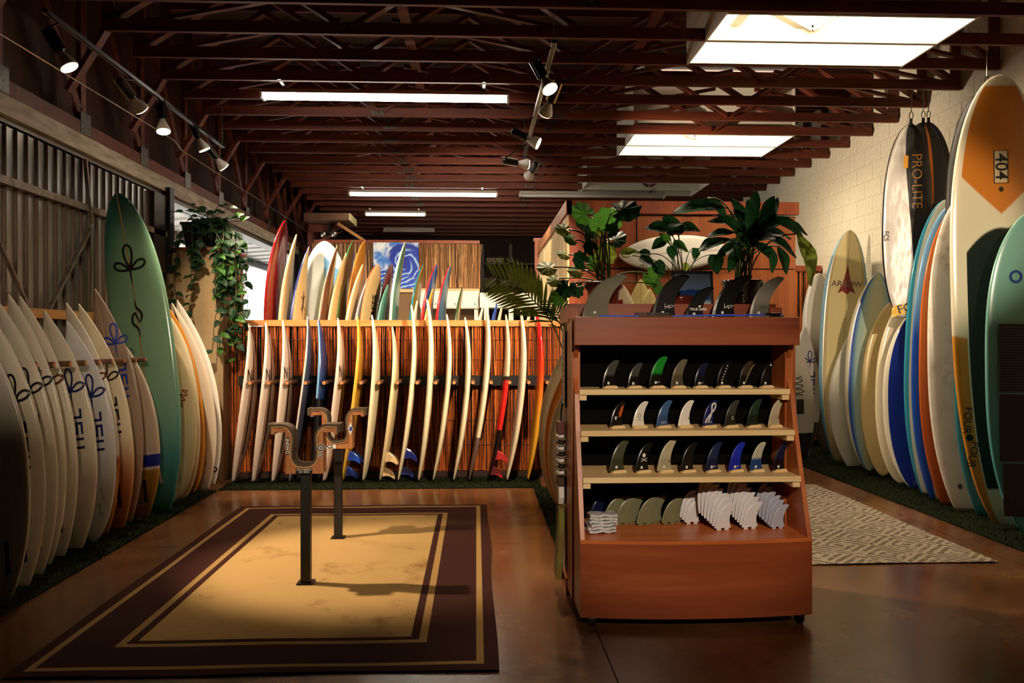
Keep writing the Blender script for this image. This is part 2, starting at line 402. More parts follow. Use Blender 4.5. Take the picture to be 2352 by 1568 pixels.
# booth: plywood partition behind the cabinet
YB = 8.3
M_ply = wood('booth plywood', '#6b2c13', '#8c3f1d', '#a0522b', 'Z', .5, 4)
M_ply2 = wood('booth plywood flat grain', '#743718', '#955026', '#a8663a', 'Z', .5, 3)
M_cream = wood('booth side boards', '#c9a468', '#e3c48a', '#efdba8', 'Z', .55, 4)
bl, br_ = P(1306, 470, YB).x, P(1828, 470, YB).x; zt = P(1400, 462, YB).z
bo = obj('wall_booth', bx((bl + .02, YB + .02, 0), (br_ - .02, 12.2, zt - .14)), M_dark, kind='structure')
obj('top_trim', bx((bl - .02, YB - .03, zt - .13), (br_ + .02, YB + .03, zt)), M_ply, bo); obj('top_trim', bx((bl - .03, YB - .03, zt - .13), (bl + .03, 12.2, zt)), wood('trim side', '#8a4a2a', '#b4713f', '#c98a58', 'Y'), bo)
xm = P(1462, 550, YB).x; zm = P(1462, 617, YB).z
for a, b, z0, z1, m in ((bl, xm, zm, zt - .14, M_ply), (xm, br_, zm, zt - .14, M_ply2), (bl, xm, 0, zm, M_ply), (xm, br_, 0, zm, M_ply2)):
    obj('panel', bx((a + .006, YB - .004, z0 + .006), (b - .006, YB + .02, z1 - .006)), m, bo)
for i in range(8):
    y0 = YB + i * .48; obj('plank', bx((bl - .012 + .004 * (i % 2), y0 + .003, 0), (bl + .03, y0 + .477, zt - .14)), M_cream, bo)

# ------------------------------------------------------------------ turf strips and rugs
M_turf = mat('turf', '#12170b', .95, vary='#1b210f', scale=40, spec=.05)
def turf(name, x0, x1, y0, y1, label, n):
    m = MB().box((x0, y0, 0), (x1, y1, .012))
    for i in range(n):
        x, y = random.uniform(x0 - .01, x1 + .01), random.uniform(y0 - .01, y1 + .01); a = random.uniform(0, 6.28); h = random.uniform(.018, .035); c, s_ = .004 * math.cos(a), .004 * math.sin(a)
        m.add([(x - c, y - s_, .01), (x + c, y + s_, .01), (x + random.uniform(-.012, .012), y + random.uniform(-.012, .012), h)], [(0, 1, 2)])
    obj(name, m, M_turf, label=label, cat='turf', kind='stuff')
turf('turf_strip', XL + .06, -2.57, 2.0, 8.22, 'dark green turf strip under the boards along the steel wall', 9000)
turf('turf_strip', -2.56, .66, 8.26, 8.9, 'dark green turf strip under the boards of the reed rack', 7000)
turf('turf_strip', .58, 1.1, 5.35, 8.25, 'dark green turf strip running beside the fin cabinet', 5000)
turf('turf_strip', 3.86, XR - .02, 4.6, 12.5, 'dark green turf strip under the boards along the block wall', 9000)
def rug(name, x0, x1, y0, y1, m, **kw):
    mb = MB(); o = empty
    cx, cy = (x0 + x1) / 2, (y0 + y1) / 2; a, b = (x1 - x0) / 2, (y1 - y0) / 2; nx, ny = 16, 24; vs = []; fs = []
    for j in range(ny + 1):
        for i in range(nx + 1):
            x, y = -a + 2 * a * i / nx, -b + 2 * b * j / ny; vs.append((x + .006 * math.sin(y * 3), y + .008 * math.sin(x * 4), .010 + .0015 * math.sin(7 * x + 3 * y)))
    for j in range(ny):
        for i in range(nx): q = j * (nx + 1) + i; fs.append((q, q + 1, q + nx + 2, q + nx + 1))
    mb.add(vs, fs); mb.box((-a + .02, -b + .02, .0005), (a - .02, b - .02, .006)); return obj(name, mb, m, loc=(cx, cy, 0), **kw)
k = NT('bordered rug'); tc = k.new('ShaderNodeTexCoord'); sp = k.new('ShaderNodeSeparateXYZ'); k.ln(tc.outputs['Object'], sp.inputs[0])
rx0, rx1, ry0, ry1 = -2.1, .10, 3.70, 7.42
e = k.math('MINIMUM', k.math('SUBTRACT', (rx1 - rx0) / 2, k.math('ABSOLUTE', sp.outputs[0])), k.math('SUBTRACT', (ry1 - ry0) / 2, k.math('ABSOLUTE', sp.outputs[1])))
fl = k.noise(2.2, 6, rough=.7); fw = k.noise(150, 2)
centre = k.mix(k.smooth(fl, .52, .75), '#b08d58', '#6d4f2c'); centre = k.mix(k.math('MULTIPLY', fw, .35), centre, '#7d5d35')
dark = k.mix(fw, '#2a1410', '#43231b'); light = k.mix(fw, '#a5834f', '#8d6c3e')
cur = dark
for lo, hi in ((.065, .10), (.345, .385)): cur = k.mix(k.math('MULTIPLY', k.smooth(e, lo - .003, lo + .003), k.math('SUBTRACT', 1.0, k.smooth(e, hi - .003, hi + .003))), cur, light)
cur = k.mix(k.smooth(e, .425, .431), cur, centre); k.col(cur); k.b.inputs['Roughness'].default_value = .95; k.b.inputs['Specular IOR Level'].default_value = .1; k.bump(fw, .4, .004)
rug('area_rug', rx0, rx1, ry0, ry1, k.m, label='large tan rug with dark brown striped border under the two board stands', cat='rug')
k = NT('diamond rug'); tc = k.new('ShaderNodeTexCoord'); sp = k.new('ShaderNodeSeparateXYZ'); k.ln(tc.outputs['Object'], sp.inputs[0])
fw = k.noise(90, 3); dsum = k.math('ADD', k.math('ABSOLUTE', k.math('SUBTRACT', k.math('FRACT', k.math('MULTIPLY', sp.outputs[0], 2.0)), .5)), k.math('ABSOLUTE', k.math('SUBTRACT', k.math('FRACT', k.math('MULTIPLY', sp.outputs[1], 2.0)), .5)))
ln_ = k.math('FRACT', k.math('MULTIPLY', dsum, 6.0)); m_ = k.math('MULTIPLY', k.smooth(ln_, .3, .55), k.smooth(k.noise(20, 3), .36, .5))
k.col(k.mix(k.math('MULTIPLY', m_, .85), k.mix(fw, '#a59884', '#877a67'), '#54473a')); k.b.inputs['Roughness'].default_value = .95; k.b.inputs['Specular IOR Level'].default_value = .1; k.bump(fw, .5, .005)
rug('area_rug', 1.75, 3.5, 5.35, 8.3, k.m, label='beige rug with diamond lattice pattern beside the fin cabinet', cat='rug')

# ------------------------------------------------------------------ lamps
M_lamp = mat('lamp enamel', '#d9d4ca', .4); M_blk = mat('black metal', '#0d0c0c', .35, .3); M_chrome = mat('chrome', '#b8b4ae', .2, .9)
def aim_matrix(p, d):
    z = -Vector(d).normalized(); x = Vector((0, 1, 0)).cross(z)
    x = x.normalized() if x.length > 1e-3 else Vector((1, 0, 0)); return frame_matrix(Vector(p), x, z.cross(x), z)
def fluorescent(cx, y, z, L, label, lit=True, warm='#fff6e4', e=TUBE_E):
    t = empty('fluorescent_fixture', (cx, y, z), label=label, cat='ceiling light', group='fluorescent fixtures under the trusses')
    a = L / 2
    obj('housing', MB().prism([(-.09, .0), (.09, 0), (.05, .05), (-.05, .05)], lambda x, h, s: (s, x, h - .015), -a, a), M_lamp, t)
    for s in (-1, 1):
        obj('hanger', bx((s * a * .8 - .015, -.36, .027), (s * a * .8 + .015, .36, .034)), M_blk, t)
        obj('end_socket', bx((s * a - .012, -.075, -.06), (s * a + .012, .075, .0)), M_lamp, t)
        obj('tube', MB().tube([(-a + .02, s * .042, -.035), (a - .02, s * .042, -.035)], .019, 10), emit('lit tube ' + warm, warm, e) if lit else mat('unlit tube', '#cfcac4', .3), t, smooth=True)
    return t
c = P(887, 228, 8.24); fluorescent(c.x, 8.24, 3.95, 2.44, 'long lit double tube light above the reed rack, nearest to the camera')
c = P(973, 441, 13.7); fluorescent(c.x, 13.7, 3.95, 2.44, 'lit double tube light above the row of tall boards')
c = P(1360, 441, 13.7); fluorescent(c.x, 13.7, 3.95, 2.44, 'unlit double tube light above the wooden booth', lit=False)
c = P(909, 488, 15.9); fluorescent(c.x, 15.9, 3.95, 1.15, 'short yellowish lit tube light farthest back over the wave painting', warm='#ffe9a8', e=8)
c = P(940, 524, 18.3); fluorescent(c.x, 18.3, 3.95, 1.1, 'short unlit tube light in the dark rear of the shop', lit=False)

def chain(p, q):
    """a hanging chain: small links"""
    p, q = Vector(p), Vector(q); n = int((p - q).length / .035); m = MB()
    for i in range(n):
        c = p.lerp(q, (i + .5) / n); a = (i % 2) * 1.57; dx, dy = .006 * math.cos(a), .006 * math.sin(a)
        for s in (-1, 1): m.bar(c + Vector((s * dx, s * dy, -.021)), c + Vector((s * dx, s * dy, .021)), .004, .004, up=(1, .3, 0))
        m.bar(c + Vector((-dx, -dy, .019)), c + Vector((dx, dy, .019)), .004, .004); m.bar(c + Vector((-dx, -dy, -.019)), c + Vector((dx, dy, -.019)), .004, .004)
    return m
def track(name, p, q, hang, label):
    t = obj(name, MB().bar(p, q, .036, .022), M_blk, label=label, cat='track')
    for h in hang: obj('chain', chain(h, Vector(h) + Vector((0, 0, ZC + .05 - h[2]))), mat('steel chain', '#8c857c', .35, .8), t)
    for s in (-1, 1): obj('edge_strip', MB().bar(Vector(p) + Vector((s * .016, 0, -.012)), Vector(q) + Vector((s * .016, 0, -.012)), .004, .004), M_chrome, t)
    return t
def spot(p, d, neck_from, label, energy=SPOT_W, col=(1, .80, .58), size=80, glow=14):
    """p = centre of the glowing face, d = aim"""
    t = empty('spot_lamp', p, label=label, cat='spot lamp', group='spot lamps on the tracks'); M = aim_matrix((0, 0, 0), d)
    def tr(mb): mb.v = [tuple(M @ Vector(v)) for v in mb.v]; return mb
    obj('reflector', tr(MB().lathe([(.060, .0), (.062, .008), (.052, .035), (.036, .075), (.024, .1), (.022, .115)], 18)), M_lamp, t, smooth=True)
    obj('lens', tr(MB().lathe([(.056, -.004), (.05, -.008), (.02, -.012)], 18)), emit('lamp glow', '#ffe2b0', glow), t)
    obj('holder', tr(MB().lathe([(.024, .112), (.032, .122), (.032, .27), (.02, .285)], 14)), M_blk, t)
    for s in (-1, 1): obj('yoke_arm', tr(MB().bar((s * .036, 0, .12), (s * .036, 0, .30), .004, .012)), M_chrome, t)
    top = M @ Vector((0, 0, .29)); nk = Vector(neck_from) - Vector(p)
    obj('stem', MB().tube([top, nk], .008, 6), M_blk, t)
    ld = bpy.data.lights.new('spot_light', 'SPOT'); ld.energy = energy; ld.color = col; ld.spot_size = R(size); ld.spot_blend = .7; ld.shadow_soft_size = .05
    lo = bpy.data.objects.new('spot_light', ld); COL.objects.link(lo); lo.parent = t; lo.matrix_local = aim_matrix(Vector(d).normalized() * .02, d)
XT, ZT = -2.75, 3.6
track('track_rail', (XT, 5.35, ZT), (XT, 9.05, ZT), [(XT, 5.9, ZT), (XT, 9.0, ZT)], 'black chain-hung lamp track along the steel wall')
XT2 = .55
track('track_rail', (XT2, 5.75, ZT), (XT2, 9.5, ZT), [(XT2 + .0, 5.8, ZT), (XT2, 9.3, ZT)], 'black chain-hung lamp track over the middle of the shop')
ordn = ['first', 'second', 'third', 'fourth', 'fifth']
for i, ((px, py), Y, tgt, en, sz) in enumerate((((160, 155), 5.5, (-.80, 5.55, 0), 5.0, 40), ((326, 252), 6.7, (-1.5, 8.95, 1.2), 3.2, 75), ((376, 302), 7.15, (-2.1, 6.4, .2), .8, 70), ((470, 344), 8.3, (-1.7, 8.9, 1.1), 1.6, 62), ((515, 384), 8.9, (-1.6, 9.9, 1.9), 3.0, 85))):
    p = P(px, py, Y); spot(p, Vector(tgt) - p, (XT, p.y + .05, ZT), f'{ordn[i]} spot lamp from the camera on the track by the steel wall', SPOT_W * en, size=sz)
for i, ((px, py), Y, tgt, en, sz) in enumerate((((1263, 205), 5.85, (1.2, 5.0, 1.7), 2.0, 75), ((1252, 262), 6.75, (-.35, 8.95, 1.25), 5.2, 78), ((1236, 330), 7.7, (4.3, 7.0, 1.5), 3.0, 70), ((1212, 378), 8.75, (4.75, 10.0, 3.0), 3.2, 75), ((1214, 405), 9.4, (-.3, 12.6, 2.2), 3.0, 95))):
    p = P(px, py, Y); spot(p, Vector(tgt) - p, (XT2, p.y - .02, ZT), f'{ordn[i]} spot lamp from the camera on the track over the shop middle', SPOT_W * en, size=sz)
# added, unseen track and spot lamps behind the camera, to brighten their targets
YQ = -.8
track('track_rail', (1.9, YQ, ZT), (-.6, YQ, ZT), [(1.8, YQ, ZT), (-.5, YQ, ZT)], 'added unseen track behind the camera carrying the fill lamps')
for p, tgt, en, sz, lab in (((.75, YQ, 3.25), (1.12, 4.4, .95), 5.0, 24, 'added unseen fill lamp behind the camera aimed at the fin cabinet'), ((-.2, YQ, 3.25), (-1.05, 5.2, .85), 5.5, 14, 'added unseen fill lamp behind the camera aimed at the board stands'),
        ((1.6, YQ, 3.25), (4.6, 10.0, 1.9), 10.0, 14, 'added unseen fill lamp behind the camera aimed at the block wall'), ((-.5, YQ, 3.25), (-3.0, 6.6, 1.6), 2.3, 20, 'added unseen fill lamp behind the camera aimed at the steel wall boards')):
    p = Vector(p); spot(p, Vector(tgt) - p, (p.x, YQ, ZT), lab, SPOT_W * en, size=sz)
# conduit wire on the left
obj('conduit', MB().tube([PXX(-20, 65, -2.9), PXX(400, 322, -2.9), PXX(418, 345, -2.9), PXX(690, 520, -2.9), PXX(735, 560, -2.95)], .006, 6), M_chrome, label='thin grey conduit running along the steel wall under the roof', cat='conduit')

# ------------------------------------------------------------------ surfboards
SHAPES = {  # widest point, nose (p, q), tail (p, q), tail stub width
    'short': (.46, 1.9, 1.0, 2.4, 1.0, .30), 'fish': (.55, 2.4, 1.25, 2.6, 1.0, .45), 'round': (.47, 1.9, 1.0, 2.2, 1.6, .02), 'long': (.5, 2.7, 1.75, 2.5, 1.2, .28),
    'egg': (.5, 2.3, 1.45, 2.3, 1.6, .02), 'sup': (.52, 2.9, 1.9, 2.8, 1.5, .24), 'gun': (.48, 1.7, 1.0, 1.9, 1.2, .06)}
def hw_fn(shape, W):
    tm, pn, qn, pt, qt, st = SHAPES[shape]
    def f(t):
        if t >= tm: return W / 2 * max(0.0, 1 - min(1, (t - tm) / (1 - tm)) ** pn) ** (1 / qn)
        return W / 2 * (st + (1 - st) * max(0.0, 1 - ((tm - t) / tm) ** pt) ** (1 / qt))
    return f
def board(label, T, N, nrm, W, m, shape='short', th=.062, rn=.10, rt=.04, group=None, cat='surfboard', name='surfboard', nc=18, ns=40):
    T, N = Vector(T), Vector(N); y = N - T; L = y.length; y.normalize(); z = Vector(nrm); z = (z - y * z.dot(y)).normalized(); x = y.cross(z)
    hw = hw_fn(shape, W); rk = lambda t: rn * max(0, (t - .45) / .55) ** 2.6 + rt * max(0, (.45 - t) / .45) ** 2.2 - (rt * (1 - t) + rn * t)
    tk = lambda t: th * (.16 + .84 * max(0, 4 * t * (1 - t)) ** .55)
    ts = [0, .008, .02] + [.04 + .92 * i / (ns - 6) for i in range(ns - 5)] + [.975, .988, .996, 1.0]
    vs = []; U = []; V = []; S = []; Xs = []
    for t in ts:
        h = max(hw(t), .002); tt = tk(t)
        for k in range(nc):
            a = 2 * math.pi * k / nc; c_, s_ = math.cos(a), math.sin(a); xx = h * math.copysign(abs(c_) ** .8, c_)
            zz = tt * (.55 * abs(s_) ** .9 if s_ >= 0 else -.45 * abs(s_) ** .7)
            vs.append((xx, t * L, zz + rk(t))); U.append(xx / h); V.append(t); S.append(s_); Xs.append(xx)
    fs = []; n = len(ts)
    for i in range(n - 1):
        for k in range(nc): fs.append((i * nc + k, i * nc + (k + 1) % nc, (i + 1) * nc + (k + 1) % nc, (i + 1) * nc + k))
    fs += [tuple(range(nc))[::-1], tuple(range((n - 1) * nc, n * nc))]
    me = bpy.data.meshes.new(name); me.from_pydata(vs, [], [f[::-1] for f in fs])
    for nm, d in (('bu', U), ('bv', V), ('bs', S), ('bx', Xs)):
        a = me.attributes.new(nm, 'FLOAT', 'POINT'); a.data.foreach_set('value', d)
    me.update(); bm = bmesh.new(); bm.from_mesh(me); bmesh.ops.recalc_face_normals(bm, faces=bm.faces); bm.to_mesh(me); bm.free()
    o = put(name, me, m, smooth=True, label=label, cat=cat, group=group); o.matrix_world = frame_matrix(T, x, y, z)
    def surf(px, py, side):
        t = min(1, max(0, py / L)); h = max(hw(t), .002); q = min(1, abs(px) / h); c_ = q ** 1.25; s_ = math.sqrt(max(0, 1 - c_ * c_)); tt = tk(t)
        return rk(t) + (tt * .55 * s_ ** .9 if side > 0 else -tt * .45 * s_ ** .7)
    o_info = dict(o=o, L=L, surf=surf, hw=hw, W=W); return o_info
def decal(b, geo, x0, t0, size, rot=0.0, side=1, colr='#101830', name='logo', step=.03, off=.0018, rough=.4):
    """print lying on a board's curved skin; rot 0 = reading across the board with the nose up"""
    vs, fs = geo; c, s_ = math.cos(rot), math.sin(rot); sx = 1 if side > 0 else -1
    me = bpy.data.meshes.new(name); me.from_pydata([(sx * size * (x * c - y * s_) + x0, size * (x * s_ + y * c) + t0 * b['L'], 0) for x, y in vs], [], fs)
    bm = bmesh.new(); bm.from_mesh(me)
    for ax in (0, 1):
        lo = min(v.co[ax] for v in bm.verts); hi = max(v.co[ax] for v in bm.verts); q = math.floor(lo / step) * step + step
        while q < hi:
            co = [0, 0, 0]; co[ax] = q; no = [0, 0, 0]; no[ax] = 1
            bmesh.ops.bisect_plane(bm, geom=bm.verts[:] + bm.edges[:] + bm.faces[:], plane_co=co, plane_no=no); q += step
    for v in bm.verts: v.co.z = b['surf'](v.co.x, v.co.y, side) + off * side
    bm.to_mesh(me); bm.free(); me.update(); return put(name, me, ink(colr, rough), b['o'])
def fin_poly(b, h, rake=.9, tipw=.22, n=10):
    """outline of a raked fin, base on y=0 from x=0 (front) to b"""
    tip = (b * rake, h); pts = []
    def bez(p0, p1, p2, k): return ((1 - k) ** 2 * p0[0] + 2 * k * (1 - k) * p1[0] + k * k * p2[0], (1 - k) ** 2 * p0[1] + 2 * k * (1 - k) * p1[1] + k * k * p2[1])
    f = (tip[0] - tipw * b * .5, h); r = (tip[0] + tipw * b * .5, h * .93)
    for i in range(n + 1): pts.append(bez((0, 0), (b * .22, h * .82), f, i / n))
    pts.append(((f[0] + r[0]) / 2 + .02 * b, h * 1.012)); pts.append((r[0] + tipw * b * .1, h * .975))
    for i in range(n + 1): pts.append(bez(r, (b * .72, h * .42), (b, 0), i / n))
    return pts
def fin_mb(poly, th, tab=0.0):
    """solid fin with thinned edges; tab = depth of two plug tabs below the base"""
    cx = sum(p[0] for p in poly) / len(poly); cy = sum(p[1] for p in poly) / len(poly); n = len(poly)
    ins = [(cx + (x - cx) * .86, cy * .9 + (y - cy * .9) * .9 if y > .002 else y) for x, y in poly]; m = MB()
    vs = [(x, -th / 2, y) for x, y in ins] + [(x, 0, y) for x, y in poly] + [(x, th / 2, y) for x, y in ins]; fs = [tuple(range(n)), tuple(range(2 * n, 3 * n))[::-1]]
    for i in range(n):
        j = (i + 1) % n; fs += [(i, n + i, n + j, j), (n + i, 2 * n + i, 2 * n + j, n + j)]
    m.add(vs, fs)
    if tab:
        b = max(p[0] for p in poly if p[1] < .002)
        for a in (.12, .6): m.box((b * a, -th * .35, -tab), (b * (a + .25), th * .35, 0.001))
    return m
def board_fins(b, colr, h=.115, base=.11, side=-1, thr=True, name='fin'):
    """fins near the tail on the underside"""
    L = b['L']; spots = [(0, .055, 0)] + ([(-.62, .15, 1), (.62, .15, -1)] if thr else [])
    for u, t, s in spots:
        x = u * b['hw'](t); z = b['surf'](x, t * L, -1); f = fin_mb(fin_poly(base, h, 1.05), .008)
        o = obj(name, f, colr, b['o']); o.matrix_local = frame_matrix(Vector((x, t * L + base / 2, z + .004)), Vector((0, -1, 0)), Vector((1, 0, 0)), Vector((0, 0, -1)))
def nsl(b, colr, x=.06, t=.60, size=.13, side=1, txt=True):
    decal(b, EMB, x, t + .02, size, 0, side, colr)
    if txt: decal(b, NSL, x + .02, t - .135, .085, R(90), side, colr, name='lettering')
ST = [('ax', '<', .002, .001)]
WHT = '#e4dccb'
m_white = boardmat('board white', WHT, [(ST, '#a08a66')])
m_cool = boardmat('board cool white', '#dcdde2', [])
m_cream = boardmat('board cream', '#ddc79a', [(ST, '#8f6f45')]); m_ivory = boardmat('board ivory', '#e6d8b4', [])
GL = 'boards standing along the steel wall'
left = [  # label, nose px, tail px, Y, W, shape, material, extras
 ('white shortboard cut by the picture edge, first of the row by the steel wall', (-78, 712), (5, 1377), 4.74, .5, 'short', m_white, None),
 ('white shortboard with black looped emblem, second of the row by the steel wall', (-40, 700), (45, 1350), 4.97, .5, 'short', m_white, '#16120f'),
 ('white shortboard with dark looped emblem and block letters, third by the steel wall', (-8, 687), (78, 1318), 5.22, .5, 'short', m_white, '#15130f'),
 ('white shortboard with navy looped emblem and letters, fourth by the steel wall', (20, 674), (98, 1293), 5.45, .5, 'short', m_white, '#141a33'),
 ('white shortboard with brown-red looped emblem, fifth by the steel wall', (46, 679), (130, 1283), 5.66, .49, 'short', m_white, '#5a1712'),
 ('white shortboard with large navy emblem and letters, in front of the peg tips', (102, 712), (172, 1262), 5.88, .5, 'short', m_white, '#122263'),
 ('small bluish-white shortboard with rounded tail and two fin plugs', (154, 737), (215, 1258), 6.06, .5, 'round', m_cool, '#122263'),
 ('white shortboard with red emblem and orange tail', (153, 695), (232, 1232), 6.28, .48, 'short', boardmat('orange tail', WHT, [([('v', '<', .32, .02)], '#8a2a14'), ([('v', '<', .29, .08)], '#b5702a')]), '#6b1712'),
 ('ivory shortboard with black emblem, block letters and orange fading tail', (182, 698), (268, 1217), 6.48, .5, 'short', boardmat('peach fade', '#e8dcc0', [([('v', '<', .3, .16)], '#c98a55')]), '#17130f'),
 ('grey-brown shortboard with bright blue emblem and tall pointed nose', (219, 663), (285, 1200), 6.68, .5, 'short', boardmat('taupe', '#a08c80', [(ST, '#d8b08c')]), '#1a3aa8'),
 ('cream shortboard with blue band and mustard tail', (266, 765), (325, 1188), 6.86, .48, 'short', boardmat('mustard tail', '#d9c8b0', [([('v', '<', .34)], '#e0d8c8'), ([('v', '<', .33), ('v', '>', .265)], '#1b2a9a'), ([('v', '<', .25)], '#b08428')]), None),
]
def lb(px, py, Y): return Vector((P(px, py, Y).x, Y, .035))
for i, (lab, nz, tl, Y, W, shp, m, emb) in enumerate(left):
    b = board(lab, lb(tl[0], tl[1], Y), P(nz[0], nz[1], Y + .03), (-.40, -.92, 0), W, m, shp, group=GL)
    if emb: nsl(b, emb, x=.10, t=.63 if i != 9 else .74, size=.15, txt=True)
    if i in (0, 1, 2, 4, 8, 10): decal(b, gpoly([(-.018, -.09), (.018, -.09), (.018, .09), (-.018, .09)]), .07, .14, 1, 0, 1, '#1d1a1a', name='fin_box')
    if i == 6:
        for t, x in ((.21, .12), (.14, .09)): decal(b, gjoin([(gcirc(.016, 12, .011), (0, .03, 1, 0)), (gcirc(.016, 12, .011), (0, -.03, 1, 0)), (gcirc(.007, 8), (0, .0, 1, 0))]), x, t, 1, .2, 1, '#6d7080', name='fin_plug')
# the green longboard
mg = boardmat('green longboard', '#7fb49c', [([('v', '>', .45, .35)], '#8cb892'), ([('v', '>', .88, .10)], '#174640'), ([('u', '<', -.45, .6), ('v', '>', .74, .2)], '#2a6a5c'), ([('v', '<', .24, .2)], '#2b7f86'), ([('ax', '<', .006, .001), ('v', '>', .4)], '#b08a4e')], .15)
b = board('tall teal green longboard with black looped emblem on the wooden stringer', lb(370, 1180, 7.1), P(269, 443, 7.2), (-.16, -.98, 0), .57, mg, 'long', .075, .12, group=GL)
decal(b, EMB, 0, .76, .20, 0, 1, '#1d140c'); decal(b, gjoin([(rib2([(0, 1.05), (.03, .6), (.27, .25), (.25, -.05), (.12, -.3)], .13, [.1, .9, 1.1, .9, .2]), (0, 0, 1, 0)), (rib2([(.05, -1.1), (.0, -.6), (-.27, -.25), (-.25, .1), (-.08, .3), (-.02, .1), (.14, -.25)], .13, [.1, .9, 1.1, 1, .7, .8, .3]), (0, 0, 1, 0))]), 0, .605, .16, 0, 1, '#1d140c')
decal(b, gpoly([(-.013, -.12), (.013, -.12), (.013, .12), (-.013, .12)]), .03, .13, 1, .1, 1, '#c9c4ba', name='fin_box')
left2 = [
 ('cream board with small red script beside the green longboard', (378, 770), (398, 1158), 7.46, .5, 'egg', m_cream),
 ('cream funboard leaning behind the green longboard, second past it', (366, 705), (420, 1146), 7.68, .5, 'egg', m_ivory),
 ('orange rimmed board standing past the green longboard', (362, 686), (440, 1130), 7.9, .5, 'egg', boardmat('orange board', '#c9842c', [])),
 ('white shortboard with long black stripe and dark red patch', (395, 695), (465, 1124), 8.12, .49, 'short', boardmat('black stripe', '#dccdb4', [([('u', '>', .12), ('u', '<', .42), ('v', '>', .3)], '#1d1512'), ([('u', '<', .12), ('v', '>', .62), ('v', '<', .74)], '#701a18')])),
 ('plain white shortboard, last of the row at the stub wall', (407, 688), (480, 1118), 8.35, .48, 'short', m_white)]
for i, (lab, nz, tl, Y, W, shp, m) in enumerate(left2):
    b = board(lab, lb(tl[0], tl[1], Y), P(nz[0], nz[1], Y + .03), (-.36, -.94, 0), W, m, shp, group=GL)
    if i == 0: decal(b, scrawl(4, .07), .12, .62, 1, R(60), 1, '#7a1c14', name='lettering')
    if i in (0, 1, 3, 4): decal(b, ribbon([(-.012, -.07), (.012, -.07), (.012, .07), (-.012, .07)], .005, True), .07, .16, 1, .1, 1, '#6b5a4a', name='fin_box')
    if i == 4: decal(b, gcirc(.028, 16, .016), .1, .08, 1, 0, 1, '#15110f', name='leash_plug')

# left peg rack
M_peg = wood('dark dowel', '#3a2314', '#5a3a22', '#6d4a2e', 'X', .5); M_pegend = mat('dowel end', '#c9824a', .6)
rk = obj('peg_rack', bx((XL + .065, 4.3, 1.27), (XL + .10, 8.6, 1.40)), mat('black rail', '#15110f', .6), label='dark peg rail with wooden dowels holding boards upright by the steel wall', cat='rack')
for Y in [4.86 + .215 * i for i in range(10)] + [6.99, 7.28, 7.57, 7.79, 8.01, 8.24, 8.47]:
    d = obj('dowel', MB().tube([(XL + .1, Y, 1.335), (-2.77, Y, 1.335)], .021, 12), M_peg, rk, smooth=False)
    obj('dowel_tip', MB().tube([(-2.772, Y, 1.335), (-2.768, Y, 1.335)], .016, 12), M_pegend, d)

# ------------------------------------------------------------------ reed rack (half wall) and its boards
YW = 8.98; xr0, xr1 = -2.66, 1.0
rr = empty('reed_rack', (0, YW, 0), label='low partition faced with split reed and a timber top rail', cat='partition')
ztop = P(900, 735, YW).z
obj('core', bx((xr0 + .01, .03, 0), (xr1, .14, ztop - .07)), M_dark, rr)
obj('top_rail', bx((xr0 - .01, -.025, ztop - .065), (xr1 + .01, .17, ztop)), wood('fir rail', '#a8632e', '#c98344', '#d99b5c', 'X'), rr)
def reeds(x0, x1, z0, z1, cols, pitch=.0075, dep=.012):
    m = MB(); x = x0
    while x < x1:
        w = pitch * random.uniform(.65, 1.15); m.t = lin(random.choice(cols)); m.t = tuple(c * g_ for g_ in [random.choice([.45, .8, .9, 1, 1.05, 1.1, 1.5])] for c in m.t)
        y = random.uniform(-.004, .004); n = 5; a0 = z0 + random.uniform(0, .02); lean = random.uniform(-.006, .006); vs = []; fs = []
        nb = 7; brk = sorted([a0, z1 - random.uniform(0, .01)] + [random.uniform(z0, z1) for _ in range(nb - 1)])
        for q, z in enumerate(brk):
            for k in range(n):
                a = math.pi * k / (n - 1); vs.append((x + w / 2 - w / 2 * math.cos(a) + lean * q, y - dep * .5 * math.sin(a), z))
        t0_ = m.t
        for q in range(nb):
            m.t = t0_
            if random.random() < .8: g_ = random.uniform(.7, 1.35); m.t = tuple(min(1, c * g_) for c in m.t)
            m.add(vs if q == 0 else [], [] if q == 0 else [])
            base = len(m.v) - len(vs)
            for k in range(n - 1): m.f.append((base + q * n + k, base + q * n + k + 1, base + (q + 1) * n + k + 1, base + (q + 1) * n + k)); m.tone.append(m.t)
        x += w
    return m
RC = ['#a8521f', '#94451a', '#b8652a', '#8a3f17', '#c97a36', '#9c4c1d', '#b05a22']
o = obj('reed_facing', reeds(xr0, xr1, .06, ztop - .065, RC), attrcol('split reed'), rr, kind='stuff')
for z in (.35, .62, 1.28, 1.5): obj('binding_wire', MB().tube([(xr0, -.009, z), (xr1, -.009, z)], .0025, 5), mat('binding', '#3a1a0c', .7), rr)
obj('peg_rail', bx((xr0 + .1, -.05, 1.0), (xr1, -.008, 1.11)), mat('black rail', '#15110f', .6), rr)
for x in (205, 330, 455, 580, 705, 825, 955, 1075, 1200, 1335, 1460, 1585, 1712, 1835, 1960, 2090, 2215):
    q = P(504 + x / 2.94, 875, 8.5); d = obj('dowel', MB().tube([(q.x, -.05, 1.055), (q.x, -.48, 1.055)], .022, 12), M_peg, rr); obj('dowel_tip', MB().tube([(q.x, -.479, 1.055), (q.x, -.484, 1.055)], .017, 12), M_pegend, d)
obj('kickboard', bx((xr0, -.03, 0), (xr1, .0, .06)), mat('kick', '#2a160c', .7), rr)
GB = 'boards standing in the reed rack'
BK = ([('au', '<', .1, .01), ('v', '>', .17)], '#1c1512')
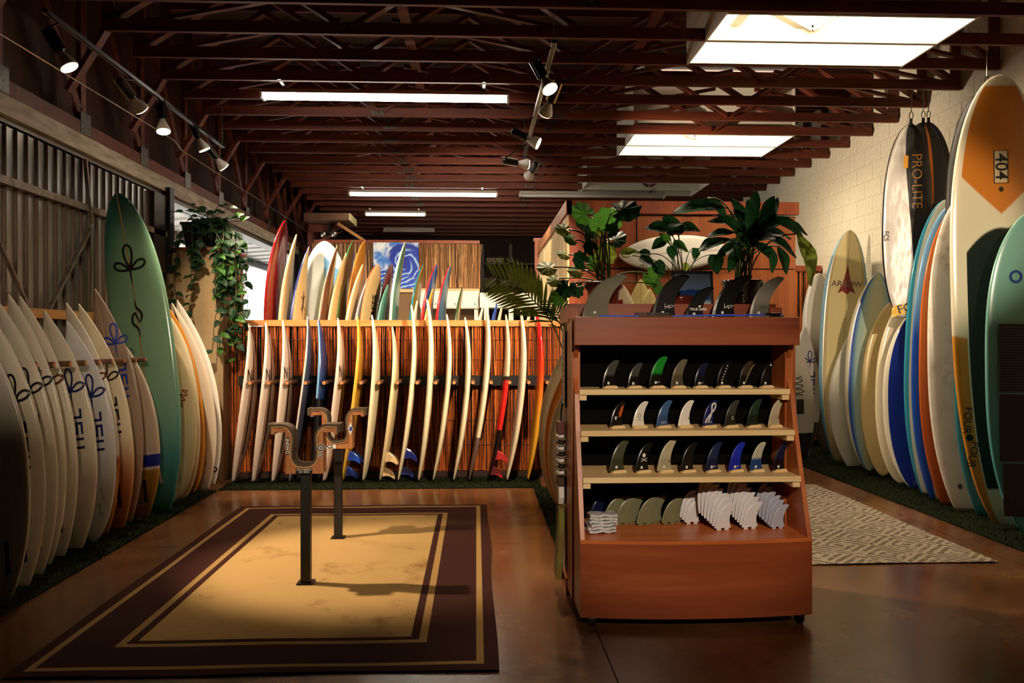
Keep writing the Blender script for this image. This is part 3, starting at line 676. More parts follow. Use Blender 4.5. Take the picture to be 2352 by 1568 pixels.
mN = boardmat('grey stripe', '#d8c4b4', [BK]); mS = boardmat('silver', '#cfc4b6', [([('au', '<', .2, .02)], '#4a4a55'), ([('s', '<', -.15, .1)], '#3a3a48')])
mblue = boardmat('blue sup', '#7fb0d4', [([('s', '<', 0, .25)], '#15305e'), ([('v', '<', .5)], '#0d0d12')])
my = boardmat('yellow', '#d9ac3c', [([('s', '<', -.3, .3)], '#a8792a'), (ST, '#5a3a10')])
mred = boardmat('red black', '#c4b394', [([('v', '<', .62)], '#14100e'), ([('v', '<', .595)], '#c8221c'), ([('v', '<', .30)], '#120c0b')])
mfire = boardmat('red to yellow', '#d9a02a', [([('v', '>', .45, .22)], '#cf4a1c'), ([('v', '>', .66, .15)], '#c01818')], .12)
back = [('pinkish-white shortboard with black stripe and N, first in the reed rack', 571, 742, 537, mN), ('pinkish-white shortboard with black stripe and N, second in the reed rack', 610, 740, 583, mN),
 ('pinkish-white shortboard with black stripe and N, third in the reed rack', 649, 735, 628, mN), ('silver and dark grey shortboard leaning steeply behind the stand', 706, 726, 668, mS),
 ('light and dark blue board with black tail half in the reed rack', 731, 733, 716, mblue), ('white shortboard with black stripe between the blue and yellow boards', 776, 730, 745, mN),
 ('yellow shortboard with blue fins in the reed rack', 821, 725, 788, my), ('cream shortboard with dark specks right of the yellow board', 854, 723, 835, m_ivory),
 ('short cream board with tan fins, lowest nose in the reed rack', 901, 750, 873, m_cream), ('cream shortboard with small black letters and blue and white fins', 945, 700, 915, m_ivory),
 ('tall cream board with red lettering low on its rail', 981, 687, 962, m_ivory), ('white shortboard with black logo, just right of the tall red-lettered board', 1026, 721, 995, m_ivory),
 ('plain white shortboard with green dot, fourth from the red-orange board', 1068, 728, 1042, m_ivory), ('white shortboard with thin black script and grey tail', 1117, 698, 1077, boardmat('grey tail', '#e6d8b4', [([('v', '<', .24)], '#6b5a50')])),
 ('board with grey nose, red middle and black tail with red fins', 1162, 722, 1120, mred), ('white shortboard between the red-black and red-orange boards', 1196, 711, 1164, m_ivory),
 ('glossy board fading from red nose to yellow tail', 1231, 709, 1212, mfire)]
for i, (lab, nx, ny, tx, m) in enumerate(back):
    T = P(tx, 1105, 8.62); T.z = .03; N = P(nx, ny, 8.80); fat = .07 if i in (4, 10) else .06
    b = board(lab, T, N, (-1, -.06 if i > 8 else .02, 0), .49 if i != 8 else .47, m, 'gun' if i in (8,) else 'short', fat, .105, .045, group=GB)
    if i in (0, 1, 2, 5): decal(b, gtext('N', .17, .01), .12, .66, 1, 0, -1, '#17120f', name='lettering')
    if i == 9: decal(b, gtext('XTR', .07), 0, .62, 1, R(90), -1, '#17120f', name='lettering')
    if i == 10: decal(b, scrawl(7, .045), .17, .3, 1, R(90), -1, '#8a1a14', name='lettering')
    if i == 13: decal(b, scrawl(5, .06), .1, .53, 1, R(90), -1, '#17120f', name='lettering')
    if i == 14: decal(b, scrawl(5, .06), .1, .36, 1, R(90), -1, '#17120f', name='lettering')
    if i == 6: board_fins(b, mat('blue fin', '#143a96', .3), .13)
    if i == 8: board_fins(b, mat('tan fin', '#c9a878', .3), .13)
    if i == 9:
        board_fins(b, mat('navy fin', '#16206b', .3), .13)
    if i == 14: board_fins(b, mat('red fin', '#a81a18', .3), .13)
    if i in (7, 9, 10, 11, 12, 13, 15): decal(b, gcirc(.012, 10), -.2, .55 + .05 * (i % 4), 1, 0, -1, '#5a8a2a', name='price_dot')

# ------------------------------------------------------------------ tall boards behind the reed rack
GT = 'tall boards behind the reed rack'
def two(n, rail, face, v=None, vc=None):
    L = [([('s', '>', .12, .06), ('au', '<', .9, .03)], face)]
    if v: L.append(([('v', '<', v), ('s', '>', .12, .06), ('au', '<', .9, .03)], vc))
    return boardmat(n, rail, L, .15)
mc = boardmat('tan board', '#cfae78', [(ST, '#5a3d20')]); mtan2 = boardmat('tan black rail', '#cfae78', [([('u', '<', -.2, .05), ('s', '>', 0)], '#5a2f16')])
tall = [  # label, nose, x at rail (y 730), Y, W, shape, mat, normal
 ('dark red glossy longboard, tallest behind the reed rack', (656, 506), 643, 9.55, .56, 'long', boardmat('dark red', '#8c0f18', [([('s', '>', .2, .1), ('au', '<', .5, .3)], '#5c0a12')], .1), (1, -.2, 0)),
 ('cream longboard with faint oval logo beside the dark red one', (681, 538), 672, 9.55, .54, 'gun', mc, (1, -.1, 0)),
 ('cream board with navy rail and brown gecko-like print', (709, 566), 700, 9.6, .54, 'gun', two('navy rail', '#16265e', '#d3b584'), (1, -.25, 0)),
 ('broad white longboard with sky blue arched panel facing the room', (745, 553), 765, 10.1, .72, 'long', boardmat('white blue panel', '#eef0ee', [([('u', '<', .96), ('u', '>', -.05), ((1, .10), '<', .93)], '#6fa5d4'), ([('au', '>', .96)], '#7fa8cc')]), (.25, -1, 0)),
 ('tan longboard with dark brown underside left of the green board', (775, 563), 758, 9.55, .56, 'gun', mtan2, (1, -.15, 0)),
 ('tan board with a thin black pinline', (795, 581), 777, 9.65, .52, 'gun', mc, (1, -.2, 0)),
 ('green longboard with blue and tan deck', (813, 551), 800, 9.9, .57, 'long', two('green rail', '#3f7a4a', '#5a4a2a'), (1, -.12, 0)),
 ('black and bright orange longboard', (838, 553), 826, 9.95, .57, 'long', two('orange board', '#1d120d', '#d9531c'), (1, -.2, 0)),
 ('plain tan board in front of the orange longboard', (833, 607), 811, 9.55, .52, 'gun', mc, (1, -.15, 0)),
 ('grey pinstriped board just left of the block-lettered tan board', (849, 631), 832, 9.5, .5, 'short', boardmat('grey', '#6f6a6c', []), (1, -.15, 0)),
 ('tan board with orange rail and black block lettering', (868, 607), 862, 9.6, .54, 'long', two('orange rail', '#b85a24', '#d3b07a'), (1, -.45, 0)),
 ('small teal green board below the wave painting', (891, 653), 876, 9.5, .48, 'egg', boardmat('teal small', '#3f7a68', []), (1, -.1, 0)),
 ('black and maroon longboard in front of the wave painting', (901, 606), 893, 9.7, .55, 'long', two('maroon', '#15121c', '#5a1420'), (1, -.2, 0)),
 ('tall white board with green and sage deck in front of the wave painting', (932, 555), 914, 9.7, .58, 'long', two('white sage', '#e2ddd0', '#4f8a78', .6, '#6f8a72'), (1, -.06, 0)),
 ('teal and olive longboard right of the wave painting', (973, 607), 966, 9.7, .56, 'long', two('teal olive', '#146a70', '#8a7a2a'), (1, -.12, 0)),
 ('glossy red and blue longboard, first of two right of the teal one', (1003, 607), 993, 9.7, .56, 'long', two('red blue', '#b0141c', '#2a5fa8'), (1, -.18, 0)),
 ('glossy red and steel blue longboard, second of two right of the teal one', (1034, 611), 1025, 9.7, .56, 'long', two('red steel', '#b0141c', '#4a7a9c'), (1, -.16, 0)),
 ('dark green narrow board nearest the white cupboard end', (1063, 658), 1055, 9.7, .5, 'egg', two('dark green', '#2f4a20', '#c9b184'), (1, -.05, 0)),
 ('small orange board tucked between the two red longboards', (994, 663), 986, 9.5, .48, 'short', boardmat('amber', '#d9882c', []), (1, -.12, 0)),
 ('small cream shortboard whose nose leans left of the red longboards', (958, 690), 975, 9.5, .46, 'short', m_ivory, (1, -.1, 0)),
 ('small blue shortboard nose above the rail', (1141, 698), 1137, 9.55, .46, 'short', boardmat('royal blue', '#1a3f9c', []), (1, -.1, 0)),
 ('white shortboard nose just right of the blue one', (1153, 703), 1151, 9.6, .46, 'short', m_ivory, (1, -.1, 0)),
 ('thin cream shortboard nose leaning right above the rail', (1110, 702), 1101, 9.6, .46, 'short', m_ivory, (1, -.1, 0)),
 ('thin white shortboard nose beside the palm frond', (1220, 706), 1213, 9.6, .46, 'short', m_ivory, (1, -.1, 0))]
for i, (lab, nz, xr, Y, W, shp, m, nr) in enumerate(tall):
    N = P(nz[0], nz[1], Y + .12); q = P(xr, 730, Y); s = (N.z - .03) / max(.05, (N.z - q.z)); s = min(s, 6)
    nr = (nr[0], nr[1] + (.02 if i != 3 else 0), 0); T = Vector((q.x + (q.x - N.x) * .15, Y, .03))
    b = board(lab, T, N, nr, W, m, shp, .07, .17 if N.z > 2.2 else .12, .03, group=GT, nc=14, ns=34)
    if i == 2: decal(b, gjoin([(ribbon([(0, 1), (.05, .3), (-.05, -.2), (0, -1)], .22, taper=[.3, 1, 1, .1]), (0, 0, 1, 0)), (ribbon([(-.35, .5), (0, .25), (.3, .6)], .1), (0, 0, 1, 0)), (ribbon([(-.35, -.6), (0, -.1), (.35, -.5)], .1), (0, 0, 1, 0))]), .02, .74, .15, 0, 1, '#4a2413')
    if i == 10: decal(b, gtext('PROGRESS', .13, .015), .02, .72, 1, R(90), 1, '#17100c', name='lettering')

# ------------------------------------------------------------------ rear of the shop
YV = 12.9
xa, xb = P(722, 552, YV).x, P(1102, 552, YV).x; za, zb = P(800, 551, YV).z, P(800, 662, YV).z
rw = empty('reed_wall', ((xa + xb) / 2, YV, 0), label='high reed faced screen behind the tall boards', cat='screen'); h = (xb - xa) / 2
obj('top_rail', bx((-h, -.03, za - .05), (h, .06, za)), M_ply, rw); obj('backing', bx((-h, .02, 0), (h, .06, za - .04)), mat('backing', '#7a5a38', .8), rw)
obj('reed_facing', reeds(-h, h, zb, za - .05, ['#b07a4a', '#8a5a34', '#c9955e', '#9c6a3e', '#d3a672', '#8a5c38'], .011, .012), attrcol('split reed'), rw, kind='stuff')
obj('bottom_rail', bx((-h, -.03, zb - .06), (h, .06, zb)), wood('pale rail', '#c9a066', '#dcb880', '#e6c896', 'X'), rw)
# the wave painting
k = NT('wave painting'); tc = k.new('ShaderNodeTexCoord'); sp = k.new('ShaderNodeSeparateXYZ'); k.ln(tc.outputs['Object'], sp.inputs[0]); U, V = sp.outputs[0], sp.outputs[2]
du, dv = k.math('SUBTRACT', U, .15), k.math('SUBTRACT', V, .03); rad = k.math('POWER', k.math('ADD', k.math('MULTIPLY', du, du), k.math('MULTIPLY', dv, dv)), .5); ang = k.math('ARCTAN2', dv, du)
nz = k.noise(6, 5); rr = k.math('ADD', rad, k.math('MULTIPLY', k.math('SUBTRACT', nz, .5), .16))
streak = k.smooth(k.math('SINE', k.math('ADD', k.math('MULTIPLY', rr, 75.0), k.math('MULTIPLY', ang, 3.0))), .2, .9)
sea = k.mix(streak, '#1238a8', '#9cc3e6'); cloud = k.mix(k.smooth(k.noise(4, 5), .40, .56), '#3f7fd0', '#e8eef0')
col = k.mix(k.smooth(rr, .30, .36), sea, cloud); lip = k.math('MULTIPLY', k.smooth(rr, .20, .23), k.math('SUBTRACT', 1.0, k.smooth(rr, .29, .33))); col = k.mix(k.math('MULTIPLY', lip, k.smooth(V, -.02, .06)), col, '#0f2c96')
barrel = k.math('SUBTRACT', 1.0, k.smooth(rr, .07, .13)); col = k.mix(barrel, col, '#0d2a9a')
low = k.math('SUBTRACT', 1.0, k.smooth(k.math('ADD', V, k.math('MULTIPLY', U, .35)), -.16, -.06)); wv = k.smooth(k.math('SINE', k.math('ADD', k.math('ADD', k.math('MULTIPLY', V, 90.0), k.math('MULTIPLY', U, -40.0)), k.math('MULTIPLY', nz, 12.0))), .1, .9)
col = k.mix(low, col, k.mix(wv, '#1a48b4', '#a9cbe6')); foam = k.math('MULTIPLY', k.math('SUBTRACT', 1.0, k.smooth(k.math('ADD', U, k.math('MULTIPLY', nz, .3)), -.04, .08)), k.math('SUBTRACT', 1.0, low)); col = k.mix(foam, col, cloud)
k.col(col); k.b.inputs['Roughness'].default_value = .5
pa, pb = P(858, 557, YV - .05), P(962, 662, YV - .05)
pic = obj('wave_painting', bx((-(pb.x - pa.x) / 2, -.02, -(pa.z - pb.z) / 2), ((pb.x - pa.x) / 2, .02, (pa.z - pb.z) / 2)), k.m, loc=((pa.x + pb.x) / 2, YV - .055, (pa.z + pb.z) / 2), label='painting of a curling blue wave hung on the reed screen', cat='painting')
# white cupboard fronts under the screen and shelving
M_cup = mat('white cupboard', '#e8dfc8', .5)
p0, p1 = P(965, 668, 12.5), P(1100, 708, 12.5); cb = obj('white_cupboard', bx((p0.x, 12.5, p1.z), (p1.x, 12.84, p0.z)), M_cup, label='white wall cupboard below the reed screen', cat='cupboard')
for i in range(3):
    a = p0.x + (p1.x - p0.x) * i / 3 + .01; b_ = p0.x + (p1.x - p0.x) * (i + 1) / 3 - .01; d = obj('door', bx((a, 12.485, p1.z + .02), (b_, 12.5, p0.z - .02)), M_cup, cb); obj('knob', MB().lathe([(.012, 0), (.016, .01), (.0, .02)], 10, (b_ - .05, 12.475, p1.z + .06)), M_chrome, d)
cbl = [obj('leg', bx((x - .03, 12.55, 0), (x + .03, 12.61, p1.z)), M_cup, cb) for x in (p0.x + .04, p1.x - .04)]
q0, q1 = P(1102, 672, 12.3), P(1246, 706, 12.3); ct = obj('white_counter', bx((q0.x, 12.3, q1.z), (q1.x, 12.8, q0.z)), M_cup, label='long white counter front between reed screen and booth', cat='counter')
for x in (q0.x + .1, (q0.x + q1.x) / 2, q1.x - .08): obj('leg', bx((x - .035, 12.32, 0), (x + .035, 12.4, q1.z)), M_cup, ct)
obj('lower_shelf', bx((q0.x, 12.32, q1.z - .28), (q1.x, 12.8, q1.z - .25)), M_cup, ct)
M_crate = mat('dull carton', '#4a4038', .8, vary='#6b5c4c', scale=10)
s0, s1 = P(1108, 560, 16), P(1238, 690, 16); sh = empty('storage_shelf', ((s0.x + s1.x) / 2, 16, 0), label='dark storage shelving in the unlit rear', cat='shelf'); hh = (s1.x - s0.x) / 2
for z in (.4, 1.1, 1.75, s1.z + .25, s0.z - .4): obj('shelf', bx((-hh, 0, z), (hh, .5, z + .03)), mat('dark shelf', '#2a1a12', .7), sh)
for x in (-hh, 0, hh): obj('upright', bx((x - .03, 0, 0), (x + .03, .5, s0.z)), mat('dark shelf', '#2a1a12', .7), sh)
for i, (x, w, hgt, z) in enumerate(((-.4, .22, .16, s1.z + .28), (-.05, .3, .12, s1.z + .28), (.3, .16, .2, s1.z + .28), (-.3, .34, .1, s0.z - .37))):
    lab = ['small grey carton at the left end of the middle rear shelf', 'wide flat carton in the middle of the rear shelf', 'tall carton at the booth end of the rear shelf', 'flat pale carton on the top rear shelf'][i]
    cx = obj('carton', bx((-w / 2, 0, 0), (w / 2, .3, hgt)), M_crate, loc=((s0.x + s1.x) / 2 + x, 16.05, z), label=lab, cat='box', group='cartons on the rear shelving'); obj('flap', bx((-w / 2 - .004, -.004, hgt - .03), (w / 2 + .004, .3, hgt + .004)), M_crate, cx)
f0, f1 = P(1228, 555, 12.4), P(1247, 665, 12.4); fr = obj('timber_upright', bx((f0.x, 12.35, 0), (f1.x, 12.45, f0.z)), M_ply, label='dark red timber post frame at the back corner of the booth', cat='post'); obj('crosspiece', bx((f0.x - .02, 12.33, f0.z), (f1.x + .15, 12.47, f0.z + .05)), M_ply, fr)
# timber lumber bracket with twin floodlight
g0 = P(725, 520, 14.5); br = empty('timber_bracket', (g0.x, 14.5, 0), label='timber bracket carrying a plank high above the tall boards', cat='bracket'); z1 = P(725, 512, 14.5).z
x1 = P(812, 510, 14.5).x - g0.x
obj('plank', bx((-.1, -.5, z1 - .02), (x1, .3, z1 + .1)), mat('weathered plank', '#4a2a1a', .7, vary='#6b4a30', scale=6), br); obj('plank_end', bx((x1, -.5, z1 - .02), (x1 + .015, .3, z1 + .1)), mat('pale end grain', '#b8a878', .8), br)
obj('arm', bx((-.1, -.05, z1 - .16), (x1 - .2, .05, z1 - .03)), M_truss, br); obj('strut', MB().bar((x1 - .2, 0, z1 - .12), (x1 - .75, 0, z1 - .42), .05, .1, up=(0, 1, 0)), M_truss, br); obj('strut', MB().bar((x1 - .22, -.3, z1 - .05), (x1 + .35, -.3, z1 - .42), .05, .08, up=(0, 1, 0)), wood('pale strut', '#7a4a22', '#a8743c', '#b98a50', 'X'), br)
obj('post', bx((-.14, .0, 0), (-.04, .1, z1)), M_truss, br)
fl_ = empty('flood_lamp', P(755, 538, 14.2), label='small twin-headed flood lamp under the timber bracket', cat='lamp')
for s in (-1, 1): obj('head', MB().lathe([(.03, -.05), (.05, -.02), (.05, .03), (.03, .05)], 12, (s * .09, 0, 0)), M_chrome, fl_, smooth=True)
obj('bar', MB().tube([(-.1, .05, .04), (.1, .05, .04)], .012, 6), M_blk, fl_); obj('bracket', bx((-.02, .05, .04), (.02, .25, .2)), M_blk, fl_)
# reed panel by the right wall and white board laid on the booth
y0 = 11.2; a, b_ = P(1800, 618, y0), P(1800, 618, y0); b_.x = XR - .03; rp = empty('reed_screen', (a.x, y0, 0), label='narrow reed screen between booth and block wall', cat='screen')
obj('backing', bx((0, .02, 0), (b_.x - a.x, .06, a.z - .02)), M_dark, rp); obj('top_rail', bx((-.02, -.02, a.z - .03), (b_.x - a.x, .06, a.z + .05)), M_ply, rp)
obj('reed_facing', reeds(0, b_.x - a.x, .1, a.z - .03, RC, .014, .014), attrcol('split reed'), rp, kind='stuff')
N, T = P(1422, 588, YB - .068), P(1672, 573, YB - .068)
b = board('white board mounted flat on the booth wall behind the plants', T, N, (0, -1, 0), .36, boardmat('mounted white', '#e9e6dc', [(ST, '#6b5a4a')]), 'egg', .05, .02, .02)
decal(b, gcirc(.022, 12, .015), -.12, .80, 1, 0, 1, '#5a5a5a', name='fin_plug'); decal(b, gcirc(.022, 12, .015), -.12, .77, 1, 0, 1, '#5a5a5a', name='fin_plug')
# small boards in front of the booth, seen between the pots
for lab, nz, tx, Y, m, W in (('pale yellow fish board standing against the booth', (1472, 641), 1478, 7.9, boardmat('pale yellow', '#e6d493', [(ST, '#a88a4a')]), .44), ('small pale yellow board leaning right of the yellow fish board', (1492, 663), 1500, 7.8, boardmat('pale yellow', '#e6d493'), .4),
        ('cream board with red and black floral patch behind the brown pot', (1432, 655), 1452, 7.85, boardmat('floral', '#e6d9b4', [([('u', '<', -.1), ('v', '<', .93)], '#8a1a1a')]), .42)):
    board(lab, (P(tx, 700, Y).x, Y, .03), P(nz[0], nz[1], Y + .12), (0, -1, .1), W, m, 'fish', group='boards leaning on the booth front')
for lab, nz, tl, Y, m in (('cream board with mint pinline at the partition beside the fin cabinet', (1302, 768), (1272, 1172), 7.1, boardmat('mint line', '#e6dcb8', [([('u', '>', .05), ('u', '<', .25)], '#9cc0a8')])), ('orange striped cream board, middle of three beside the fin cabinet', (1316, 800), (1288, 1190), 6.85, boardmat('orange stripe', '#e4d3a4', [([('u', '<', -.45)], '#d9843a')])),
        ('plain cream board nearest the fin cabinet side', (1325, 830), (1300, 1205), 6.6, m_ivory)):
    b = board(lab, (P(tl[0] + 22, 1180, Y).x, Y, .03), P(nz[0] + 18, nz[1], Y + .1), (.2, -1, 0), .5, m, 'round', group='boards leaning beside the fin cabinet')
    if Y > 7: decal(b, gjoin([(gcirc(.02, 12), (0, .04, 1, 0)), (gcirc(.02, 12), (-.015, -.02, 1, 0))]), -.02, .17, 1, 0, 1, '#15110f', name='fin_plug')

# ------------------------------------------------------------------ boards along the block wall
GR = 'boards standing along the block wall'
mArrow = boardmat('arrow', '#e6d49c', [([('au', '>', .80), ('au', '<', .82)], '#5a3a28'), ([('au', '>', .74), ('au', '<', .755)], '#6b4a34'), ([('au', '>', .87, .02)], '#86b0c4'), (ST, '#7a5a34'), ([('v', '<', .3, .25), ('au', '>', .87, .02)], '#4a8aa8')])
mRing = boardmat('blue ring', '#cfd3ae', [([('au', '>', .45, .3)], '#9cc0c4'), ([('au', '>', .72, .12)], '#1f4fae'), ([('au', '>', .88, .015)], '#e6dcc0')])
mBlueC = boardmat('deep blue', '#e2dac4', [([('au', '<', .84)], '#14287e')], .1)
mTealR = boardmat('teal rim', '#c3c9bb', [([('au', '>', .86, .015)], '#2f7f94')], .15)
mBlueR = boardmat('blue rim', '#e0d5b4', [([('au', '>', .6, .05)], '#6f9cc0'), ([('au', '>', .5, .1), ('v', '<', .62, .1)], '#1d459a')], .15)
mCop = boardmat('copper', '#b5612c', [([('v', '<', .5, .3)], '#9c4a1e')], .15)
mGrub = boardmat('waxed white', '#ddd4c4', [], .45, grub='#a89684')
mTeal = boardmat('teal plain', '#1f6a78', [], .2)
m404 = boardmat('orange top', '#e6d9bc', [([((1, -.10), '>', .69), ('au', '<', .84), ('v', '<', .975)], '#c9792a'), ([('au', '<', .70), ((1, .11, 2), '<', .66), ('v', '>', .08)], '#15110f'), ([('au', '>', .735), ((1, -.02), '<', .40)], '#d08a2a')], .18)
mAqua = boardmat('aqua', '#7db5a4', [([('v', '<', .4, .3)], '#4fa0a8')], .25)
right = [
 ('grey shortboard with black letters beside the cabinet top', (1819, 753), (1838, 1038), 10.2, .47, 'short', boardmat('grey deck', '#b8b0a0', [([('v', '<', .2)], '#191514')])),
 ('grey-white shortboard with navy emblem and dark tail pad behind the cabinet', (1849, 746), (1842, 1040), 10.5, .48, 'short', boardmat('grey pad', '#b9b3ae', [([('v', '<', .26), ('v', '>', .06)], '#241f26')])),
 ('white round-nosed board with grey-brown lower half at the reed panel', (1880, 627), (1905, 1062), 10.85, .5, 'long', boardmat('smoky', '#d9d4cc', [([('v', '<', .62, .12)], '#4a3a34')])),
 ('cream longboard with sky blue rails and red arrowhead star', (1952, 528), (1930, 1068), 9.95, .58, 'long', mArrow),
 ('small white shortboard between the arrow and blue-ringed boards', (1950, 769), (1960, 1076), 9.55, .48, 'short', m_white),
 ('cream funboard ringed in bright blue with oval dark logo', (2018, 625), (1996, 1092), 9.2, .60, 'egg', mRing),
 ('cream shortboard with black crown-like mark and dark tail patch', (2049, 692), (2028, 1103), 8.85, .52, 'egg', boardmat('cream mark', '#e3c98c', [(ST, '#8a6a3a')])),
 ('off-white rounded board left of the deep blue one', (2086, 678), (2068, 1118), 8.4, .54, 'egg', m_ivory),
 ('deep blue board with white rim', (2098, 716), (2100, 1130), 8.1, .56, 'egg', mBlueC),
 ('tall pale board with teal rim', (2172, 458), (2138, 1143), 7.8, .58, 'long', mTealR),
 ('tall cream board with rim fading from sky to dark blue', (2186, 470), (2160, 1155), 7.55, .57, 'long', mBlueR),
 ('tall copper orange longboard', (2198, 476), (2185, 1165), 7.33, .57, 'long', mCop),
 ('tall waxed white longboard with two plugs at its tail', (2218, 440), (2218, 1178), 7.1, .60, 'long', mGrub),
 ('dark teal longboard mostly hidden behind the orange topped paddle board', (2290, 480), (2270, 1190), 6.85, .57, 'long', mTeal),
 ('huge white and orange paddle board with black deck pad, tallest in the shop', (2296, 171), (2322, 1213), 6.52, .80, 'sup', m404),
 ('aqua paddle board with dark ribbed pad, nearest at the block wall', (2388, 478), (2392, 1240), 6.15, .76, 'sup', mAqua)]
RB = {}
for i, (lab, nz, tl, Y, W, shp, m) in enumerate(right):
    Y -= .24 if i > 2 else .38
    b = board(lab, (P(tl[0], 1100, Y).x, Y, .035), P(nz[0], nz[1], Y + .06), (-.05, -1, 0), W, m, shp, .07 if i > 8 else .062, .08, .04, group=GR); RB[i] = b
nsl(RB[1], '#141f5a', x=.08, t=.70, size=.13); decal(RB[1], scrawl(5, .07), .05, .36, 1, R(80), 1, '#1a2fa8', name='lettering')
decal(RB[0], scrawl(4, .09), .06, .56, 1, R(90), 1, '#17140f', name='lettering'); decal(RB[0], gpoly([(-.05, -.09), (.04, -.09), (.05, .09), (-.04, .09)]), .05, .40, 1, 0, 1, '#151a14')
b = RB[3]
star = gpoly([(0, .22), (.045, .02), (.11, -.13), (.05, -.10), (0, -.14), (-.05, -.10), (-.11, -.13), (-.045, .02)])
decal(b, star, 0, .77, 1, 0, 1, '#7a1d18'); decal(b, gtext('ARROW', .10, .02), 0, .765, 1, 0, 1, '#cdbb90', name='lettering', off=.003); decal(b, gtext('ARROW', .10, .0), .0, .765, 1, 0, 1, '#3a1512', name='lettering', off=.0042)
oval = [(.055 * math.cos(2 * math.pi * k / 24), .26 * math.sin(2 * math.pi * k / 24)) for k in range(24)]
decal(RB[5], gpoly(oval), .02, .62, 1, -.18, 1, '#10183a'); decal(RB[5], ribbon([(x * 1.18, y * 1.05) for x, y in oval], .008, True), .02, .62, 1, -.18, 1, '#8a1f1a'); decal(RB[5], scrawl(2, .11), .02, .62, 1, R(75), 1, '#c9cfd8', name='lettering', off=.003)
decal(RB[6], gjoin([(ribbon([(-.06, .1), (-.01, .0), (.03, .09), (.06, -.02)], .022), (0, 0, 1, 0)), (gpoly([(-.07, -.05), (.07, -.03), (.07, -.0), (-.07, -.02)]), (0, -.05, 1, 0))]), -.05, .56, 1, 0, 1, '#17130f'); decal(RB[6], gjoin([(gpoly([(-.06, .1), (.03, .12), (.04, -.12), (-.02, -.10)]), (0, 0, 1, 0))]), .04, .17, 1, 0, 1, '#17110f', name='tail_pad')
decal(RB[7], gtext('OO', .06), -.12, .24, 1, 0, 1, '#b8b09c', name='lettering')
for x in (-.05, .09): decal(RB[12], gcirc(.02, 12), x, .075, 1, 0, 1, '#5a5048', name='leash_plug')
b = RB[14]
decal(b, ribbon([(-.055, -.13), (.055, -.13), (.055, .13), (-.055, .13)], .009, True), .0, .795, 1, 0, 1, '#17130f'); decal(b, gtext('404', .14, .012), .0, .795, 1, R(-90), 1, '#17130f', name='lettering'); decal(b, gpoly([(-.05, -.125), (.05, -.125), (.05, .125), (-.05, .125)]), .0, .795, 1, 0, 1, '#d9c49a', off=.0009, name='logo_ground'); decal(b, gcirc(.02, 14), .0, .745, 1, 0, 1, '#2a221c', name='leash_plug')
for t_, x_, r_, g_ in ((.232, -.311, -95, gtext('FOUR', .082, .004)), (.194, -.297, 0, gcirc(.026, 16)), (.156, -.278, -101, gtext('FOUR', .082, .004))): decal(b, g_, x_, t_, 1, R(r_), 1, '#17130f', name='lettering', step=.02)
b = RB[15]
def pad(b, t0, t1, hw, ribs):
    L = b['L']; nx = 8; ny = int((t1 - t0) * L / .03); vs = []; fs = []
    for j in range(ny + 1):
        t = t0 + (t1 - t0) * j / ny
        for i in range(nx + 1):
            x = -hw + 2 * hw * i / nx; vs.append((x, t * L, b['surf'](x, t * L, 1) + .006))
    for j in range(ny):
        for i in range(nx): q = j * (nx + 1) + i; fs.append((q, q + 1, q + nx + 2, q + nx + 1))
    me = bpy.data.meshes.new('deck_pad'); me.from_pydata(vs, [], fs); me.update(); o = put('deck_pad', me, mat('pad foam', '#3d3436', .85), b['o']); s = o.modifiers.new('thickness', 'SOLIDIFY'); s.thickness = .008
    if ribs:
        mb = MB(); n = int((t1 - t0) * L / .02)
        for j in range(n):
            y = t0 * L + .01 + j * .02; mb.tube([(-hw + 2 * hw * i / 6, y, b['surf'](-hw + 2 * hw * i / 6, y, 1) + .0075) for i in range(7)], .005, 5)
        obj('grooves', mb, mat('pad ridge', '#5a4d4c', .8), o)
pad(b, .435, .645, .29, True); pad(b, .225, .43, .29, False); pad(b, .06, .22, .27, False)
decal(b, gcirc(.05, 16, .03), -.17, .79, 1, 0, 1, '#1a3f8a', name='logo')
fb = fin_mb(fin_poly(.26, .26, 1.1), .012); o = obj('fin', fb, mat('white fin', '#cfcac2', .35), RB[14]['o']); o.matrix_local = frame_matrix(Vector((0, .42, -.02)), Vector((0, -1, 0)), Vector((1, 0, 0)), Vector((0, 0, -1)))
# right peg rail behind the boards
rk2 = obj('peg_rack', bx((XR - .06, 6, 1.25), (XR - .02, 12.2, 1.37)), mat('black rail', '#15110f', .6), label='dark peg rail with dowels on the block wall', cat='rack')
for Y in (6.3, 6.7, 6.98, 7.22, 7.45, 7.68, 7.95, 8.25, 8.62, 9.02, 9.38, 9.75, 10.3, 10.8, 11.15):
    Y -= .24; obj('dowel', MB().tube([(XR - .06, Y, 1.31), (XR - .22, Y, 1.31)], .02, 10), M_peg, rk2)
